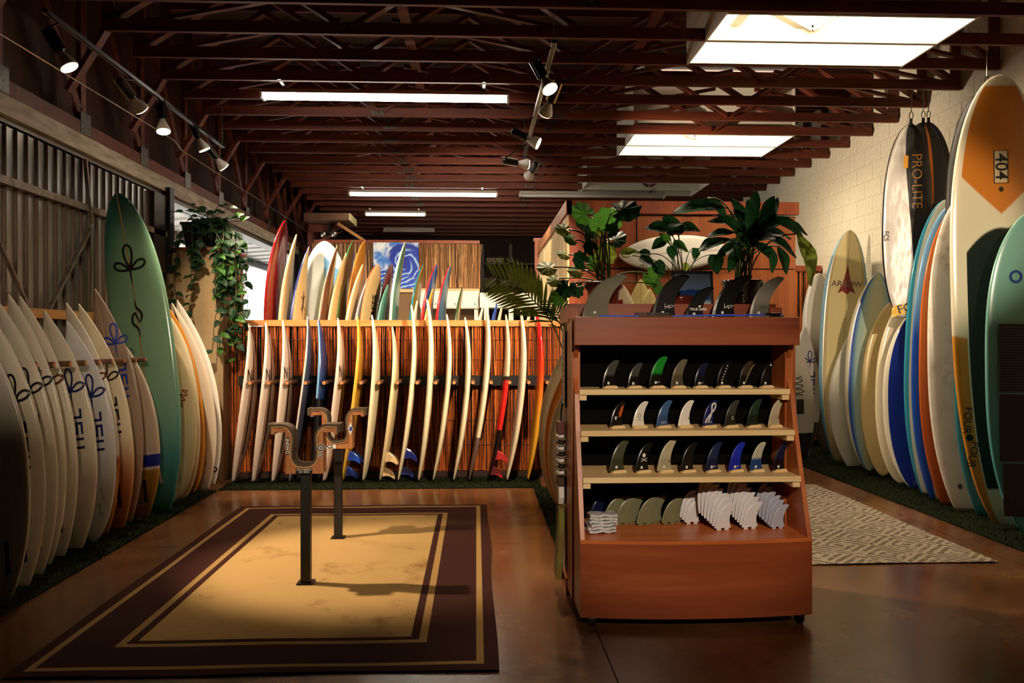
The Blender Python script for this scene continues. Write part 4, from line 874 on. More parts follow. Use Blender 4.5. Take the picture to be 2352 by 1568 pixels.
# hanging board bags
def bag(label, top, Y, L, W, m, tilt=0.0, extra=None, nrm=(-.35, -1, 0)):
    N = P(top[0], top[1], Y); T = N + Vector((tilt, .0, -L)); b = board(label, T, N, nrm, W, m, 'long', .10, .05, .03, cat='board bag', name='board_bag', group='board bags hung from the roof'); o = b['o']
    L_ = b['L']
    ring = [(.016 * math.cos(a), L_ + .06 + .036 * math.sin(a), .05) for a in [2 * math.pi * k / 12 for k in range(13)]]
    obj('carabiner', MB().tube(ring, .004, 6), M_blk, o); obj('strap', bx((-.012, L_ - .03, .03), (.012, L_ + .03, .056)), M_blk, o)
    obj('hook', MB().tube([(0, L_ + .09, .05), (0, L_ + .09 + max(.06, ZC - N.z - .09), .05)], .004, 6), M_chrome, o)
    return b
k = NT('silver bag cloth'); f = k.noise(3.2, 3, (1.3, .6, 1), rough=.45); tA = k.new('ShaderNodeAttribute', attribute_name='bu').outputs['Fac']; tV = k.new('ShaderNodeAttribute', attribute_name='bv').outputs['Fac']
edge = k.smooth(k.math('SUBTRACT', tA, k.math('MULTIPLY', k.math('SUBTRACT', .62, tV), .9)), .0, .01)
rimm = k.smooth(k.math('ABSOLUTE', tA), .93, .95); cc = k.mix(edge, k.mix(f, '#9a9490', '#d5cfca'), '#100d0c'); k.col(k.mix(rimm, cc, '#0f0c0b')); k.b.inputs['Roughness'].default_value = .38; k.b.inputs['Metallic'].default_value = .25; k.bump(f, .8, .06)
mbk = boardmat('black bag', '#0f0c0b', [([('u', '>', .28), ('u', '<', .42), ('v', '>', .55)], '#c96a1c')], .6); mbb = boardmat('black blue bag', '#0f0c0b', [([('u', '>', .55), ('u', '<', .68)], '#1a3f9a'), ([('u', '>', .42), ('u', '<', .45)], '#6b6660')], .5); mbg = boardmat('blue scribble bag', '#0d0c10', [([('u', '<', -.45), ('u', '>', -.8), ('v', '>', .4), ('v', '<', .93)], '#1a2fa8')], .5)
b = bag('silver and black board bag hanging in front on the block wall', (2090, 283), 7.75, 1.88, .44, k.m, -.055)
decal(b, gtext('PRO-LITE', .13), .07, .70, 1, R(-88), 1, '#7a5520', name='lettering'); decal(b, gpoly([(-.02, -.06), (.02, -.06), (.02, .06), (-.02, .06)]), -.03, .80, 1, 0, 1, '#d9962c', name='label_patch'); decal(b, gtext('FCS', .06, .01), -.185, .42, 1, R(-90), 1, '#15110f', name='lettering'); decal(b, gpoly([(-.16, -.05), (.12, -.05), (.16, .05), (-.12, .05)]), .02, .05, 1, .3, 1, '#d9a83c', name='label_patch'); decal(b, gtext('FCS', .11, .02), .02, .05, 1, .3, 1, '#15110f', name='lettering', off=.003)
bag('black board bag with orange piping behind the silver one', (2118, 281), 7.92, 1.8, .50, mbk, .0); bag('black board bag with blue piping, rearmost of the three hung together', (2130, 280), 8.04, 1.8, .50, mbb, .0)
bag('black board bag with blue graphic behind the orange topped paddle board', (2262, 205), 6.85, 2.2, .58, mbg, -.02)

# ------------------------------------------------------------------ fin cabinet
M_cherry = wood('cherry laminate', '#7c3a20', '#8e4627', '#9c5734', 'X', .35, 3, .05); M_cherryZ = wood('cherry stile', '#8f4522', '#b0602f', '#c4773f', 'Z', .4, 4)
M_pine = wood('pale pine', '#d3b078', '#e6c892', '#efd8aa', 'X', .5); M_black = mat('black liner', '#080707', .95, spec=.1); M_pegb = mat('grey pegboard', '#b8a088', .7, vary='#a8907a', scale=30)
YFR = 4.22; cx0, cx1 = P(1340, 1430, YFR).x, P(1866, 1430, YFR).x; CX = (cx0 + cx1) / 2; HW = (cx1 - cx0) / 2; YBK = 5.06; C0 = Vector((CX, 0, 0))
cab = empty('fin_cabinet', (CX, 0, 0), label='cherry wood display cabinet with sloping sides and pale shelves of fins', cat='cabinet')
prof = [(4.25, .45), (4.36, .77), (4.44, 1.0), (4.495, 1.2), (4.54, 1.27), (4.575, 1.33), (4.575, 1.37), (4.53, 1.42), (4.5, 1.47), (4.5, 1.62), (4.80, 1.62), (4.80, .45)]
for s in (-1, 1):
    obj('side_panel', MB().prism(prof, lambda y, z, t: (s * HW + t, y, z), -.012, .012), M_cherryZ, cab)
    obj('stile', bx((s * HW - .02, 4.55, .05), (s * HW + .025, 4.80, 1.62)), M_cherryZ, cab)
    obj('pegboard', bx((s * HW - .016, 4.80, .09), (s * HW + .016, YBK, 1.60)), M_pegb, cab); obj('baseboard', bx((s * HW - .03, 4.78, .0), (s * HW + .03, YBK + .02, .10)), M_cherryZ, cab)
    obj('post_cap', bx((s * HW - .035, 4.74, 1.60), (s * HW + .035, YBK + .02, 1.69)), M_cherryZ, cab)
bow = [(-HW - .012, 4.80)] + [(-HW - .012 + (2 * HW + .024) * i / 16, YFR + .03 - .05 * (1 - (2 * i / 16 - 1) ** 2)) for i in range(17)] + [(HW + .012, 4.80)]
obj('base_box', MB().prism(bow, lambda x, y, t: (x, y, t), .05, .435), M_cherry, cab); obj('tray', MB().prism(bow, lambda x, y, t: (x, y, t), .436, .455), wood('cherry tray', '#a84f22', '#c46a34', '#d07c44', 'X', .35, 3, .05), cab)
obj('plinth', bx((-HW + .06, 4.4, .0), (HW - .06, YBK, .05)), M_black, cab)
obj('back_panel', bx((-HW, 4.76, .455), (HW, 4.79, 1.62)), M_black, cab); obj('top_board', bx((-HW - .015, 4.46, 1.605), (HW + .015, YBK, 1.625)), M_cherry, cab)
obj('fascia', bx((-HW - .02, 4.435, 1.47), (HW + .02, 4.46, 1.625)), M_cherry, cab, bevel=.003)
obj('rear_ledge', bx((-HW - .02, 4.80, 1.625), (HW + .02, 4.83, 1.712)), M_cherry, cab)
for z, yf in ((1.225, 4.50), (1.005, 4.43), (.765, 4.345)):
    obj('shelf', bx((-HW + .013, yf - .01, z - .03), (HW - .013, 4.76, z)), M_pine, cab, bevel=.002)
    for s in (-1, 1): obj('cleat', bx((s * (HW - .035) - .02, yf + .0, z - .06), (s * (HW - .035) + .02, 4.7, z - .031)), M_pine, cab)
for x in (-HW + .05, HW - .05):
    w = obj('castor', MB().tube([(x - .015, 4.27, .034), (x + .015, 4.27, .034)], .034, 16), M_blk, cab); obj('castor_fork', bx((x - .022, 4.255, .034), (x + .022, 4.30, .052)), M_blk, w)

# fins --------------------------------------------------------------
def finmat(name, base, tip=None, z0=.05, z1=.07, rough=.3, trans=0):
    if name in MATS: return MATS[name]
    k = NT(name); k.b.inputs['Roughness'].default_value = rough
    if tip:
        tc = k.new('ShaderNodeTexCoord'); sp = k.new('ShaderNodeSeparateXYZ'); k.ln(tc.outputs['Object'], sp.inputs[0]); k.col(k.mix(k.smooth(sp.outputs[2], z0, z1), base, tip))
    else: k.col(k.mix(k.math('MULTIPLY', k.noise(40, 2), .3), base, '#181410') if trans else base)
    MATS[name] = k.m; return k.m
hold_me = MB().prism([(-.045, 0), (.045, 0), (.045, .009), (.03, .016), (-.03, .016), (-.045, .009)], lambda x, z, t: (x, t, z), -.012, .012).mesh('holder')
def finthing(label, base, b, h, rake, m, rot=.42, th=.007, group=None, holder=True, tagc=True, tipw=.3, name='surf_fin', tab=0.0):
    o = obj(name, fin_mb(fin_poly(b, h, rake, tipw), th, tab), m, label=label, cat='fin', group=group, loc=base, rot=(0, 0, rot))
    if holder: put('holder', hold_me, M_pine, o, loc=(b * .62, 0, -.013))
    if tagc: flat('price_tag', gpoly([(-.007, -.007), (.007, -.007), (.007, .007), (-.007, .007)]), ink('#e8e4da'), o, Matrix.Translation((b * .45, -th / 2 - .0008, h * .12)) @ Matrix.Rotation(R(90), 4, 'X'))
    return o
def finprint(o, geo, x, z, size, colr, rot=0.0, th=.007, name='print'):
    return flat(name, gjoin([(geo, (0, 0, size, rot))]), ink(colr), o, Matrix.Translation((x, -th / 2 - .001, z)) @ Matrix.Rotation(R(90), 4, 'X'))
skull = gjoin([(gcirc(.5, 14), (0, .55, 1, 0)), (gpoly([(-.25, 0), (.25, 0), (.25, .25), (-.25, .25)]), (0, 0, 1, 0)), (ribbon([(-.9, -.9), (.9, -.1)], .16), (0, -.1, 1, 0)), (ribbon([(-.9, -.1), (.9, -.9)], .16), (0, -.1, 1, 0))])
hand = gjoin([(gcirc(.4, 10), (0, 0, 1, 0))] + [(ribbon([(0, 0), (.9 * math.sin(a), .9 * math.cos(a))], .18), (0, 0, 1, 0)) for a in (-.7, -.3, .05, .4)])
rows = [(1.225, 4.60, 889, 'top fin shelf', [1380, 1438, 1486, 1536, 1589, 1640, 1690, 1740], [
    ('black fin with smoky grey tip', '#100f0f', '#4a4844', .145), ('black fin with grey woven rear half', '#131212', '#45433e', .13), ('black fin with bright green upper half', '#0f120f', '#1f8a2a', .165), ('olive grey woven fin', '#4f4a3a', '#6b6450', .15), ('dark navy fin', '#0d0f1c', '#141a3a', .13), ('black fin with white dotted line', '#0f0e0e', None, .14), ('black fin with tan trailing edge', '#0f0e0e', '#3a2f22', .14), ('small black fin with pale dot', '#0f0e0e', None, .13)]),
 (1.005, 4.56, 985, 'middle fin shelf', [1398, 1449, 1503, 1553, 1608, 1658, 1709, 1758], [
    ('black fin with orange panel and white hand print', '#121010', None, .135), ('white fin with small grey stamp', '#e2ddd4', None, .135), ('steel blue fin', '#33507c', '#3f5f8e', .14), ('plain white fin with black mark', '#e6e2da', None, .14), ('navy fin with white looping ribbon', '#14205a', None, .14), ('smoky dark fin with white C mark', '#23241f', '#3a3b35', .14), ('dark green fin', '#12221a', '#1f3a2a', .145), ('cream ribbed fin with dark rim', '#a8a084', '#b8b096', .145)]),
 (.765, 4.50, 1087, 'lowest fin shelf', [1396, 1455, 1505, 1558, 1615, 1668, 1716, 1768], [
    ('large smoky olive fin with cut-back base', '#3a3c2c', '#4a4c3a', .165), ('black fin with white skull and crossbones', '#0e0d0d', None, .15), ('cream translucent fin with dark rim', '#a39c80', '#b5ad90', .165), ('black fin with white tag', '#141210', None, .15), ('navy fin with pale trailing stripe', '#10183f', '#1c2850', .15), ('royal blue fin', '#14249c', '#1a30b8', .15), ('white ribbed fin edged in blue', '#1c3f78', '#b8b4a4', .15), ('black fin with faint blue rear edge', '#0e0e12', '#121a3a', .145)])]
for z, yy, py, shelf, xs_, specs in rows:
    for i, (px, (lab, c0, c1, h)) in enumerate(zip(xs_, specs)):
        p = P(px, py, yy); p = Vector((p.x, yy - .04, z + .014)); b_ = h * .62
        o = finthing(f'{lab} on the {shelf}', p, b_, h, 1.12, finmat('fin ' + lab, c0, c1, h * .35, h * .5), group=f'fins on the {shelf}', tagc=shelf != 'middle fin shelf', tipw=.34)
        if 'skull' in lab: finprint(o, skull, b_ * .62, h * .48, .022, '#e8e4da')
        if 'hand' in lab: finprint(o, hand, b_ * .42, h * .3, .016, '#e8e4da', -.3); finprint(o, gpoly([(-.3, -1), (.15, -.9), (.55, .2), (.7, 1), (.2, .6), (-.2, -.2)]), b_ * .78, h * .62, .035, '#c2571c')
        if 'dotted' in lab:
            for q in range(6): finprint(o, gcirc(1, 8), b_ * (.45 + .09 * q), h * (.25 + .11 * q), .0042, '#e8e4da', name='dot')
        if 'looping' in lab: finprint(o, ribbon(spl([(-.45, -1), (-.3, -.6), (.05, -.1), (.45, .4), (.55, .8), (.35, .98), (.12, .75), (.16, .3), (.1, -.3), (-.1, -.8)]), .16), b_ * .62, h * .5, h * .42, '#e6e2da', -.15)
        if 'stamp' in lab: finprint(o, gcirc(1, 16, .75), b_ * .55, h * .42, .012, '#6b665f'); finprint(o, gpoly([(-1, -.12), (1, -.12), (1, .12), (-1, .12)]), b_ * .55, h * .26, .01, '#3a3632')
        if 'C mark' in lab: finprint(o, ribbon([(.5, .6), (-.3, .7), (-.6, 0), (-.3, -.7), (.5, -.6)], .3), b_ * .68, h * .3, .011, '#e2ded6')
        if 'black mark' in lab or 'cream' in lab: finprint(o, gpoly([(-.3, -1), (.3, -.8), (.2, 1), (-.2, .6)]), b_ * .8, h * .3, .008, '#17140f')
        if 'steel' in lab or 'navy fin with' in lab or 'royal' in lab or 'dark navy' in lab or 'bright green' in lab: finprint(o, gtext('FCS II', 1, .01), b_ * .55, h * .13, .014, '#d8d8d4', name='lettering')
        if 'pale dot' in lab: finprint(o, gcirc(1, 10), b_ * .95, h * .9, .006, '#e8e0cc', name='dot')
        if 'edge' in lab and 'tan' in lab: finprint(o, ribbon([(-.5, -1), (-.1, -.2), (.5, .7), (.9, 1)], .18, taper=[.6, 1, 1, .3]), b_ * .85, h * .5, .055, '#7a6a4a')
big = [('large translucent grey-olive fin at the brown pot on the cabinet top', 1336, .165, .245, 1.42, finmat('glass fin', '#6f6c58', '#8a8874', .05, .2, .3), ''), ('large black fin with white plane-like mark before the framed photo', 1496, .145, .245, 1.36, finmat('black big fin', '#0d0c0c'), 'p'),
 ('medium black fin with white lettering before the framed photo', 1574, .11, .175, 1.36, finmat('black big fin', '#0d0c0c'), 't'), ('large black fin with white plane-like mark before the dark glazed pot', 1634, .14, .245, 1.55, finmat('black big fin', '#0d0c0c'), 'p'), ('large translucent grey fin at the open end of the cabinet top', 1720, .125, .235, 1.5, finmat('glass fin light', '#6b6a60', '#a09e90', .03, .14, .3), 'd')]
for lab, px, b_, h, rk_, m, mk in big:
    p = P(px, 722, 4.62); o = finthing(lab, (p.x, 4.62, 1.626), b_, h, rk_, m, .08, .010, 'large fins on the cabinet top', False, True, .34)
    plane = gjoin([(ribbon([(-1, .1), (-.4, -.2), (.5, -.15), (1, .2), (.2, .25), (-.5, .05)], .1), (0, 0, 1, 0)), (ribbon([(-.95, .6), (-.9, -.5)], .1), (0, 0, 1, 0)), (ribbon([(-.3, .3), (-.1, -.1), (.0, -.5)], .09), (0, 0, 1, 0))])
    if mk in ('p', 'd'): finprint(o, plane, b_ * .72, h * .26, .028, '#e6e2da' if mk == 'p' else '#4a483e', th=.010)
    if mk == 't': finprint(o, gtext('TRUE AMES', 1, .02), b_ * .68, h * .27, .02, '#e6e2da', th=.010, name='lettering'); finprint(o, gpoly([(-1, -.6), (.6, -.6), (1, .6), (-.4, .6)]), b_ * .75, h * .37, .009, '#e6e2da', th=.010)
# bundles of fins on the tray
def bundle(px0, n, colr, names, dx, h, dy, yy, grp, py=1203):
    for i in range(n):
        p = P(px0 + dx * i, py, yy); hh = h * (1 + (.055 * i if dy else 0))
        fo = finthing(names if n == 1 else f'{["frontmost", "second", "third", "fourth", "fifth", "sixth", "rearmost"][i] if i < n - 1 else "rearmost"} {names}', (p.x, yy + .018 * i, .456 + .012), h * .75, hh, 1.1, colr, .25 + .03 * (i % 2), .005, grp, False, False, .4, tab=.012)
        if dy: fo.rotation_euler[1] = -.055 * i; fo.location.z += .010 * i
mo = finmat('olive glass', '#7d7f60', None, rough=.35, trans=1); mw = finmat('white nylon', '#d6d6dc', None, rough=.35)
bundle(1384, 3, mo, 'olive glass fin in the bundle nearest the white packets', 9, .135, 0, 4.60, 'olive fin bundles'); bundle(1411, 4, mo, 'olive glass fin in the second bundle from the white packets', 9, .135, 0, 4.57, 'olive fin bundles')
bundle(1461, 4, mo, 'olive glass fin in the third bundle from the white packets', 9, .14, 0, 4.56, 'olive fin bundles'); bundle(1519, 3, mo, 'olive glass fin in the bundle touching the white fins', 8, .13, 0, 4.58, 'olive fin bundles')
bundle(1573, 3, mw, 'white fin in the low bundle next to the olive fins', -4, .125, 1, 4.58, 'white fin bundles'); bundle(1642, 7, mw, 'white fin in the tall fanned bundle in the middle of the tray', -4, .135, 1, 4.42, 'white fin bundles', 1216)
bundle(1704, 7, mw, 'white fin in the fanned bundle second from the open tray end', -3, .135, 1, 4.44, 'white fin bundles', 1212); bundle(1770, 6, finmat('bluish nylon', '#a8acc0', None, .1), 'bluish white fin in the bundle at the tray end', -4, .12, 1, 4.44, 'white fin bundles', 1214)
finthing('dark navy fin in the shadow behind the olive bundles', (P(1352, 1200, 4.66).x, 4.66, .468), .10, .14, 1.1, finmat('shadow navy', '#10183f'), .3, .005, None, False, False)
# packets
mp = mat('clear white packet', '#d9dce0', .25, vary='#aab0b8', scale=25)
for i in range(6):
    w, d = .15, .09; q = MB(); p = P(1381, 1240, 4.40); vs = []; fs = []
    for a in range(9):
        for c_ in range(3): x = -w / 2 + w * a / 8; y = -d / 2 + d * c_ / 2; vs.append((x, y, .003 * math.sin(a * 1.3 + i) * (c_ - 1) + .002 * math.sin(a * 2)))
    for a in range(8):
        for c_ in range(2): z_ = a * 3 + c_; fs.append((z_, z_ + 3, z_ + 4, z_ + 1))
    q.add(vs, fs); o = obj('packet', q, mp, label=f'{["bottom", "second lowest", "third lowest", "fourth lowest", "fifth lowest", "topmost"][i]} white plastic packet of the pile on the tray', cat='packet', group='white packets on the tray', loc=(p.x + random.uniform(-.012, .012), 4.42, .468 + i * .017), rot=(0, 0, random.uniform(-.3, .3))); so = o.modifiers.new('thickness', 'SOLIDIFY'); so.thickness = .013; so.offset = 0
# blue straps with clips on the cabinet top
mbl = mat('blue webbing', '#1238b0', .5)
for i, (a, c_, cl, lab) in enumerate((((1375, 724), (1490, 717), (1468, 1500), 'short blue strap with silver clips before the first big fin'), ((1530, 717), (1690, 723), (1496, 1545), 'long blue strap with silver clips in the middle of the cabinet top'), ((1640, 721), (1796, 713), (1765, 1800), 'thick blue strap with dark buckle at the open end of the cabinet top'))):
    A, B = P(a[0], a[1], 4.50 + .012 * i), P(c_[0], c_[1], 4.50 + .012 * i); A.z = 1.632; B.z = 1.632 + .006 * i
    t = obj('strap', MB().bar(A, B, .012, .010), mbl, label=lab, cat='strap', group='blue straps on the cabinet top')
    for j in range(2):
        e0, e1 = P(cl[0], 720, 4.49 + .01 * i).x, P(cl[1], 720, 4.49 + .01 * i).x; zz = 1.632 + .013 * j
        obj('clip', MB().tube([(e0 - .02 * j, 4.488 + .01 * i, zz), (e1 - .02 * j, 4.488 + .01 * i, zz)], .0055, 8), M_chrome if i < 2 else M_blk, t); obj('clip_end', MB().tube([(e0 - .005 - .02 * j, 4.488 + .01 * i, zz), (e0 + .005 - .02 * j, 4.488 + .01 * i, zz)], .008, 8), M_chrome, t)
# things hung on the cabinet side (pegboard faces the rug)
xs_ = cx0 - .018
sg = obj('price_board', bx((xs_ - .012, 4.83, 1.10), (xs_, 4.99, 1.55)), mat('white sign', '#cfc4b8', .5), label='white price list board on the cabinet side', cat='sign'); obj('sign_edge', bx((xs_ - .013, 4.822, 1.10), (xs_, 4.83, 1.55)), M_blk, sg)
Ms = frame_matrix(Vector((xs_ - .0125, 4.91, 1.32)), Vector((0, -1, 0)), Vector((0, 0, 1)), Vector((-1, 0, 0)))
flat('print', dashes(11), ink('#3a2c28'), sg, Ms); flat('heading', gjoin([(scrawl(3, .02), (0, .2, 1, 0))]), ink('#3a2c28'), sg, Ms)
lc = empty('leash_coil', (xs_ - .03, 4.9, .82), label='black and white coiled leashes hung on the cabinet side', cat='leash')
for i in range(7):
    z = .10 - i * .036; pts = [(.018 * math.cos(a), .055 * math.sin(a), z + .006 * a / 6.3) for a in [6.2832 * k / 14 for k in range(15)]]
    obj('coil', MB().tube(pts, .011, 6), ink('#17130f') if i % 2 else ink('#d8d4cc'), lc, smooth=True)
obj('cuff', bx((-.02, -.05, .12), (.02, .05, .19)), mat('maroon cuff', '#5a2a26', .7), lc); obj('cord', MB().tube([(0, 0, .1), (.005, .02, .25), (.012, 0, .3)], .006, 6), M_blk, lc)
ks = empty('key_pouch', (xs_ - .025, 4.9, .60), label='brown and white pouch hung on the cabinet side', cat='pouch'); obj('body', MB().prism([(-.05, -.04), (-.03, -.08), (.03, -.08), (.05, -.03), (.04, .05), (-.04, .05)], lambda y, z, t: (t, y, z), -.02, .02), mat('white pouch', '#cfcac4', .6), ks); obj('flap', bx((-.026, -.055, .03), (.022, .055, .08)), mat('brown flap', '#3a241a', .7), ks)
tb = empty('board_sock', (xs_ - .03, 4.88, .30), label='olive and brown folded board sock hanging low on the cabinet side', cat='board sock'); obj('cloth', MB().prism([(-.07, -.22), (.06, -.20), (.075, .1), (.04, .2), (-.04, .2), (-.06, .05)], lambda y, z, t: (t - .02 * (z < -.1), y, z), -.018, .018), mat('olive cloth', '#6b6a24', .8, vary='#6b4a26', scale=9), tb, bevel=.006); obj('black_edge', bx((-.02, .06, -.25), (.02, .085, .18)), M_blk, tb)

# ------------------------------------------------------------------ board stands on the rug
M_st = wood('stand timber', '#9c5c30', '#b87643', '#c98a54', 'Z', .5, 5); M_car = mat('carpet wrap', '#7a6854', .95, vary='#43372c', scale=230, bump=1, bdist=.006, spec=.1); M_pl = mat('bent ply', '#c9a06a', .6)
Uc = spl([(-.2, .283), (-.13, .285), (-.096, .268), (-.08, .235), (-.078, .19), (-.084, .13), (-.078, .085), (-.055, .054), (-.022, .041), (.022, .041), (.055, .054), (.078, .085), (.084, .13), (.078, .19), (.08, .235), (.096, .268), (.13, .285), (.2, .283)], 3)
def strip(pts, t0, t1, y0, y1):
    n = len(pts); nr = []
    for i in range(n):
        a, b_ = pts[max(i - 1, 0)], pts[min(i + 1, n - 1)]; dx, dz = b_[0] - a[0], b_[1] - a[1]; L = math.hypot(dx, dz); nr.append((-dz / L, dx / L))
    poly = [(p[0] + q[0] * t0, p[1] + q[1] * t0) for p, q in zip(pts, nr)]; poly2 = [(p[0] + q[0] * t1, p[1] + q[1] * t1) for p, q in zip(pts, nr)]
    m = MB(); vs = [(x, y0, z) for x, z in poly] + [(x, y0, z) for x, z in poly2] + [(x, y1, z) for x, z in poly2] + [(x, y1, z) for x, z in poly]; fs = []
    for i in range(n - 1):
        for r in range(4): a, b_ = r * n, ((r + 1) % 4) * n; fs.append((a + i, a + i + 1, b_ + i + 1, b_ + i))
    fs += [(0, n, 2 * n, 3 * n), (n - 1, 4 * n - 1, 3 * n - 1, 2 * n - 1)]; return m.add(vs, fs)
def stand(base, label, which):
    zt_ = .675; t = empty('board_stand', (base.x, base.y, .012), label=label, cat='board stand', group='padded board stands on the bordered rug')
    obj('post', bx((-.029, -.029, 0), (.029, .029, zt_)), mat('black post', '#151210', .45), t, bevel=.003); obj('foot_plate', bx((-.05, -.05, 0), (.05, .05, .006)), M_blk, t)
    D = .058; hd = empty('cradle', (0, 0, zt_)); hd.parent = t
    obj('bottom_beam', bx((-.115, -D, 0), (.115, D, .036)), M_st, hd, bevel=.003)
    for s in (-1, 1):
        obj('upright', bx((min(s * .113, s * .085), -D, .036), (max(s * .113, s * .085), D, .2515)), M_st, hd); obj('arm', bx((min(s * .2, s * .085), -D, .252), (max(s * .2, s * .085), D, .278)), M_st, hd); obj('arm_lip', bx((min(s * .2, s * .178), -D, .240), (max(s * .2, s * .178), D, .252)), M_st, hd)
        obj('corner_block', MB().prism([(s * .084, .037), (s * .03, .037), (s * .084, .085)], lambda x, z, q: (x, q, z), -D + .004, D - .004), M_st, hd)
    obj('liner', strip(Uc, -.003, .004, -D - .002, D + .002), M_pl, hd); c_ = obj('carpet_pad', strip(Uc, .004, .017, -D - .004, D + .004), M_car, hd)
    for s in (-1, 1): obj('carpet_end', bx((s * .208 - .010, -D - .007, .250), (s * .208 + .010, D + .007, .303)), M_car, hd)
    Mf = Matrix.Translation((0, -D - .001, 0)) @ Matrix.Rotation(R(90), 4, 'X')
    def stick(x, z, w, h, bg, txt, fg, size, rot=0.0, bold=.02):
        flat('sticker', gpoly([(x - w / 2, z - h / 2), (x + w / 2, z - h / 2), (x + w / 2, z + h / 2), (x - w / 2, z + h / 2)]), ink(bg), hd, Mf, .0012)
        for ti, (s_, dx, dz, sz) in enumerate(txt): flat('lettering', gjoin([(gtext(s_, sz, bold), (x + dx, z + dz, 1, rot))]), ink(fg), hd, Mf, .0022)
    if which == 0:
        stick(-.0985, .17, .02, .105, '#100e0d', [('DAKINE', 0, 0, .026)], '#e8e4dc', .02, R(90)); stick(.0, .0175, .10, .033, '#100e0d', [('ON A MISSION', 0, .008, .0135), ('CI/  ECO', 0, -.006, .016)], '#e8e4dc', .015)
        for r_, x, z in ((.024, .1005, .158), (.015, .0985, .115)): flat('sticker', gcirc(r_, 20), ink('#e8e4dc'), hd, Mf @ Matrix.Translation((x, z, 0)), .0012); flat('sticker_ring', gcirc(r_ * .85, 20, r_ * .55), ink('#17130f'), hd, Mf @ Matrix.Translation((x, z, 0)), .002); flat('sticker_dot', gcirc(r_ * .25, 12), ink('#17130f'), hd, Mf @ Matrix.Translation((x, z, 0)), .002)
    else:
        stick(-.06, .018, .105, .030, '#e8e4dc', [('FCS', 0, 0, .036)], '#100e0d', .03, 0, .03)
        flat('sticker', gpoly([(.1, .10), (.118, .15), (.1, .2), (.082, .15)]), ink('#e8e4dc'), hd, Mf, .0012); flat('sticker', gpoly([(.09, .135), (.11, .135), (.113, .165), (.094, .165)]), ink('#1a3f9a'), hd, Mf, .002)
stand(G(703, 1342), 'nearer padded wooden board cradle on a black post standing on the rug', 0)
stand(G(777, 1238), 'farther padded wooden board cradle on a black post standing on the rug', 1)

# ------------------------------------------------------------------ plants
def leafmat(name, a, b):
    m = mat(name, a, .5, vary=b, scale=14, spec=.3); t = m.node_tree; bs = t.nodes['Principled BSDF']; tr = t.nodes.new('ShaderNodeBsdfTranslucent'); mx = t.nodes.new('ShaderNodeMixShader'); mx.inputs[0].default_value = .35
    t.links.new(bs.inputs['Base Color'].links[0].from_socket, tr.inputs[0]); t.links.new(bs.outputs[0], mx.inputs[1]); t.links.new(tr.outputs[0], mx.inputs[2]); t.links.new(mx.outputs[0], t.nodes['Material Output'].inputs[0]); return m
M_lf1, M_lf2, M_lf3 = leafmat('leaf mid green', '#2f5a1c', '#4a7a2a'), leafmat('leaf dark green', '#0f2a16', '#1f4422'), leafmat('leaf yellow green', '#6b7a2a', '#8a9a3c'); M_stem = mat('plant stem', '#4a5a24', .5); M_vine = mat('vine stem', '#3a3a1c', .6)
def leaf_grid(hwf, n=7, fold=.25, droop=.35):
    vs = []; fs = []
    for j in range(n + 1):
        t = j / n; w = hwf(t); y = t * (1 - .12 * droop * t)
        for i in (-1, -.5, 0, .5, 1): vs.append((i * w, y, -droop * t * t * .6 + fold * abs(i) * w + .02 * math.sin(9 * t + 3 * i)))
    for j in range(n):
        for i in range(4): q = j * 5 + i; fs.append((q, q + 1, q + 6, q + 5))
    m = MB(); m.add(vs, fs); me = m.mesh('leaf'); me.polygons.foreach_set('use_smooth', [True] * len(me.polygons)); return me
def lobed():
    n = 26; rim = []
    for k_ in range(n + 1):
        a = -2.75 + 5.5 * k_ / n; r = .52 * (1 + .10 * math.cos(9 * a)) * (1 + .12 * math.cos(a)); rim.append((r * math.sin(a), .28 + r * math.cos(a),   .035 * math.cos(9 * a) - .25 * r * r * abs(math.sin(a))))
    mid = [(x * .5, .28 + (y - .28) * .5, z * .3) for x, y, z in rim]; vs = [(0, .22, .02)] + mid + rim; fs = []
    for k_ in range(n): fs += [(0, 1 + k_, 2 + k_), (1 + k_, n + 2 + k_, n + 3 + k_, 2 + k_)]
    m = MB(); m.add(vs, fs); me = m.mesh('leaf'); me.polygons.foreach_set('use_smooth', [True] * len(me.polygons)); return me
heart = lambda t: .42 * (math.sin(math.pi * min(1, t * .85 + .15)) ** .8) * (1.12 - .5 * t) if t < 1 else .0
lance = lambda t: .17 * math.sin(math.pi * min(1, (t * .93 + .05))) ** .9 if t < 1 else 0.0
blade = lambda t: .055 * math.sin(math.pi * min(1, (t * .9 + .08))) ** .7 if t < 1 else 0.0
LM = {}
def leafdata(kind, var):
    if (kind, var) not in LM:
        me = lobed() if kind == 'lobed' else leaf_grid({'heart': heart, 'lance': lance, 'blade': blade}[kind], droop=.35 if kind != 'lance' else .55); me = me.copy() if False else me; me.materials.append((M_lf1, M_lf2, M_lf3)[var]); LM[(kind, var)] = me
    return LM[(kind, var)]
def leaf(parent, kind, var, base, d, up, L, wide=1.0):
    d = Vector(d).normalized(); up = Vector(up); up = up - d * up.dot(d); up = up.normalized() if up.length > 1e-3 else d.orthogonal().normalized(); x = d.cross(up)
    o = bpy.data.objects.new('leaf', leafdata(kind, var)); COL.objects.link(o); o.parent = parent
    o.matrix_local = frame_matrix(Vector(base), x * (L * wide), d * L, up * L); return o
def curve(a, b, c, n=8): a, b, c = Vector(a), Vector(b), Vector(c); return [a * (1 - k_ / n) ** 2 + b * (2 * k_ / n * (1 - k_ / n)) + c * (k_ / n) ** 2 for k_ in range(n + 1)]
def cropP(x, y, Y): return P(1230 + x / 3.51, 440 + y / 3.51, Y)
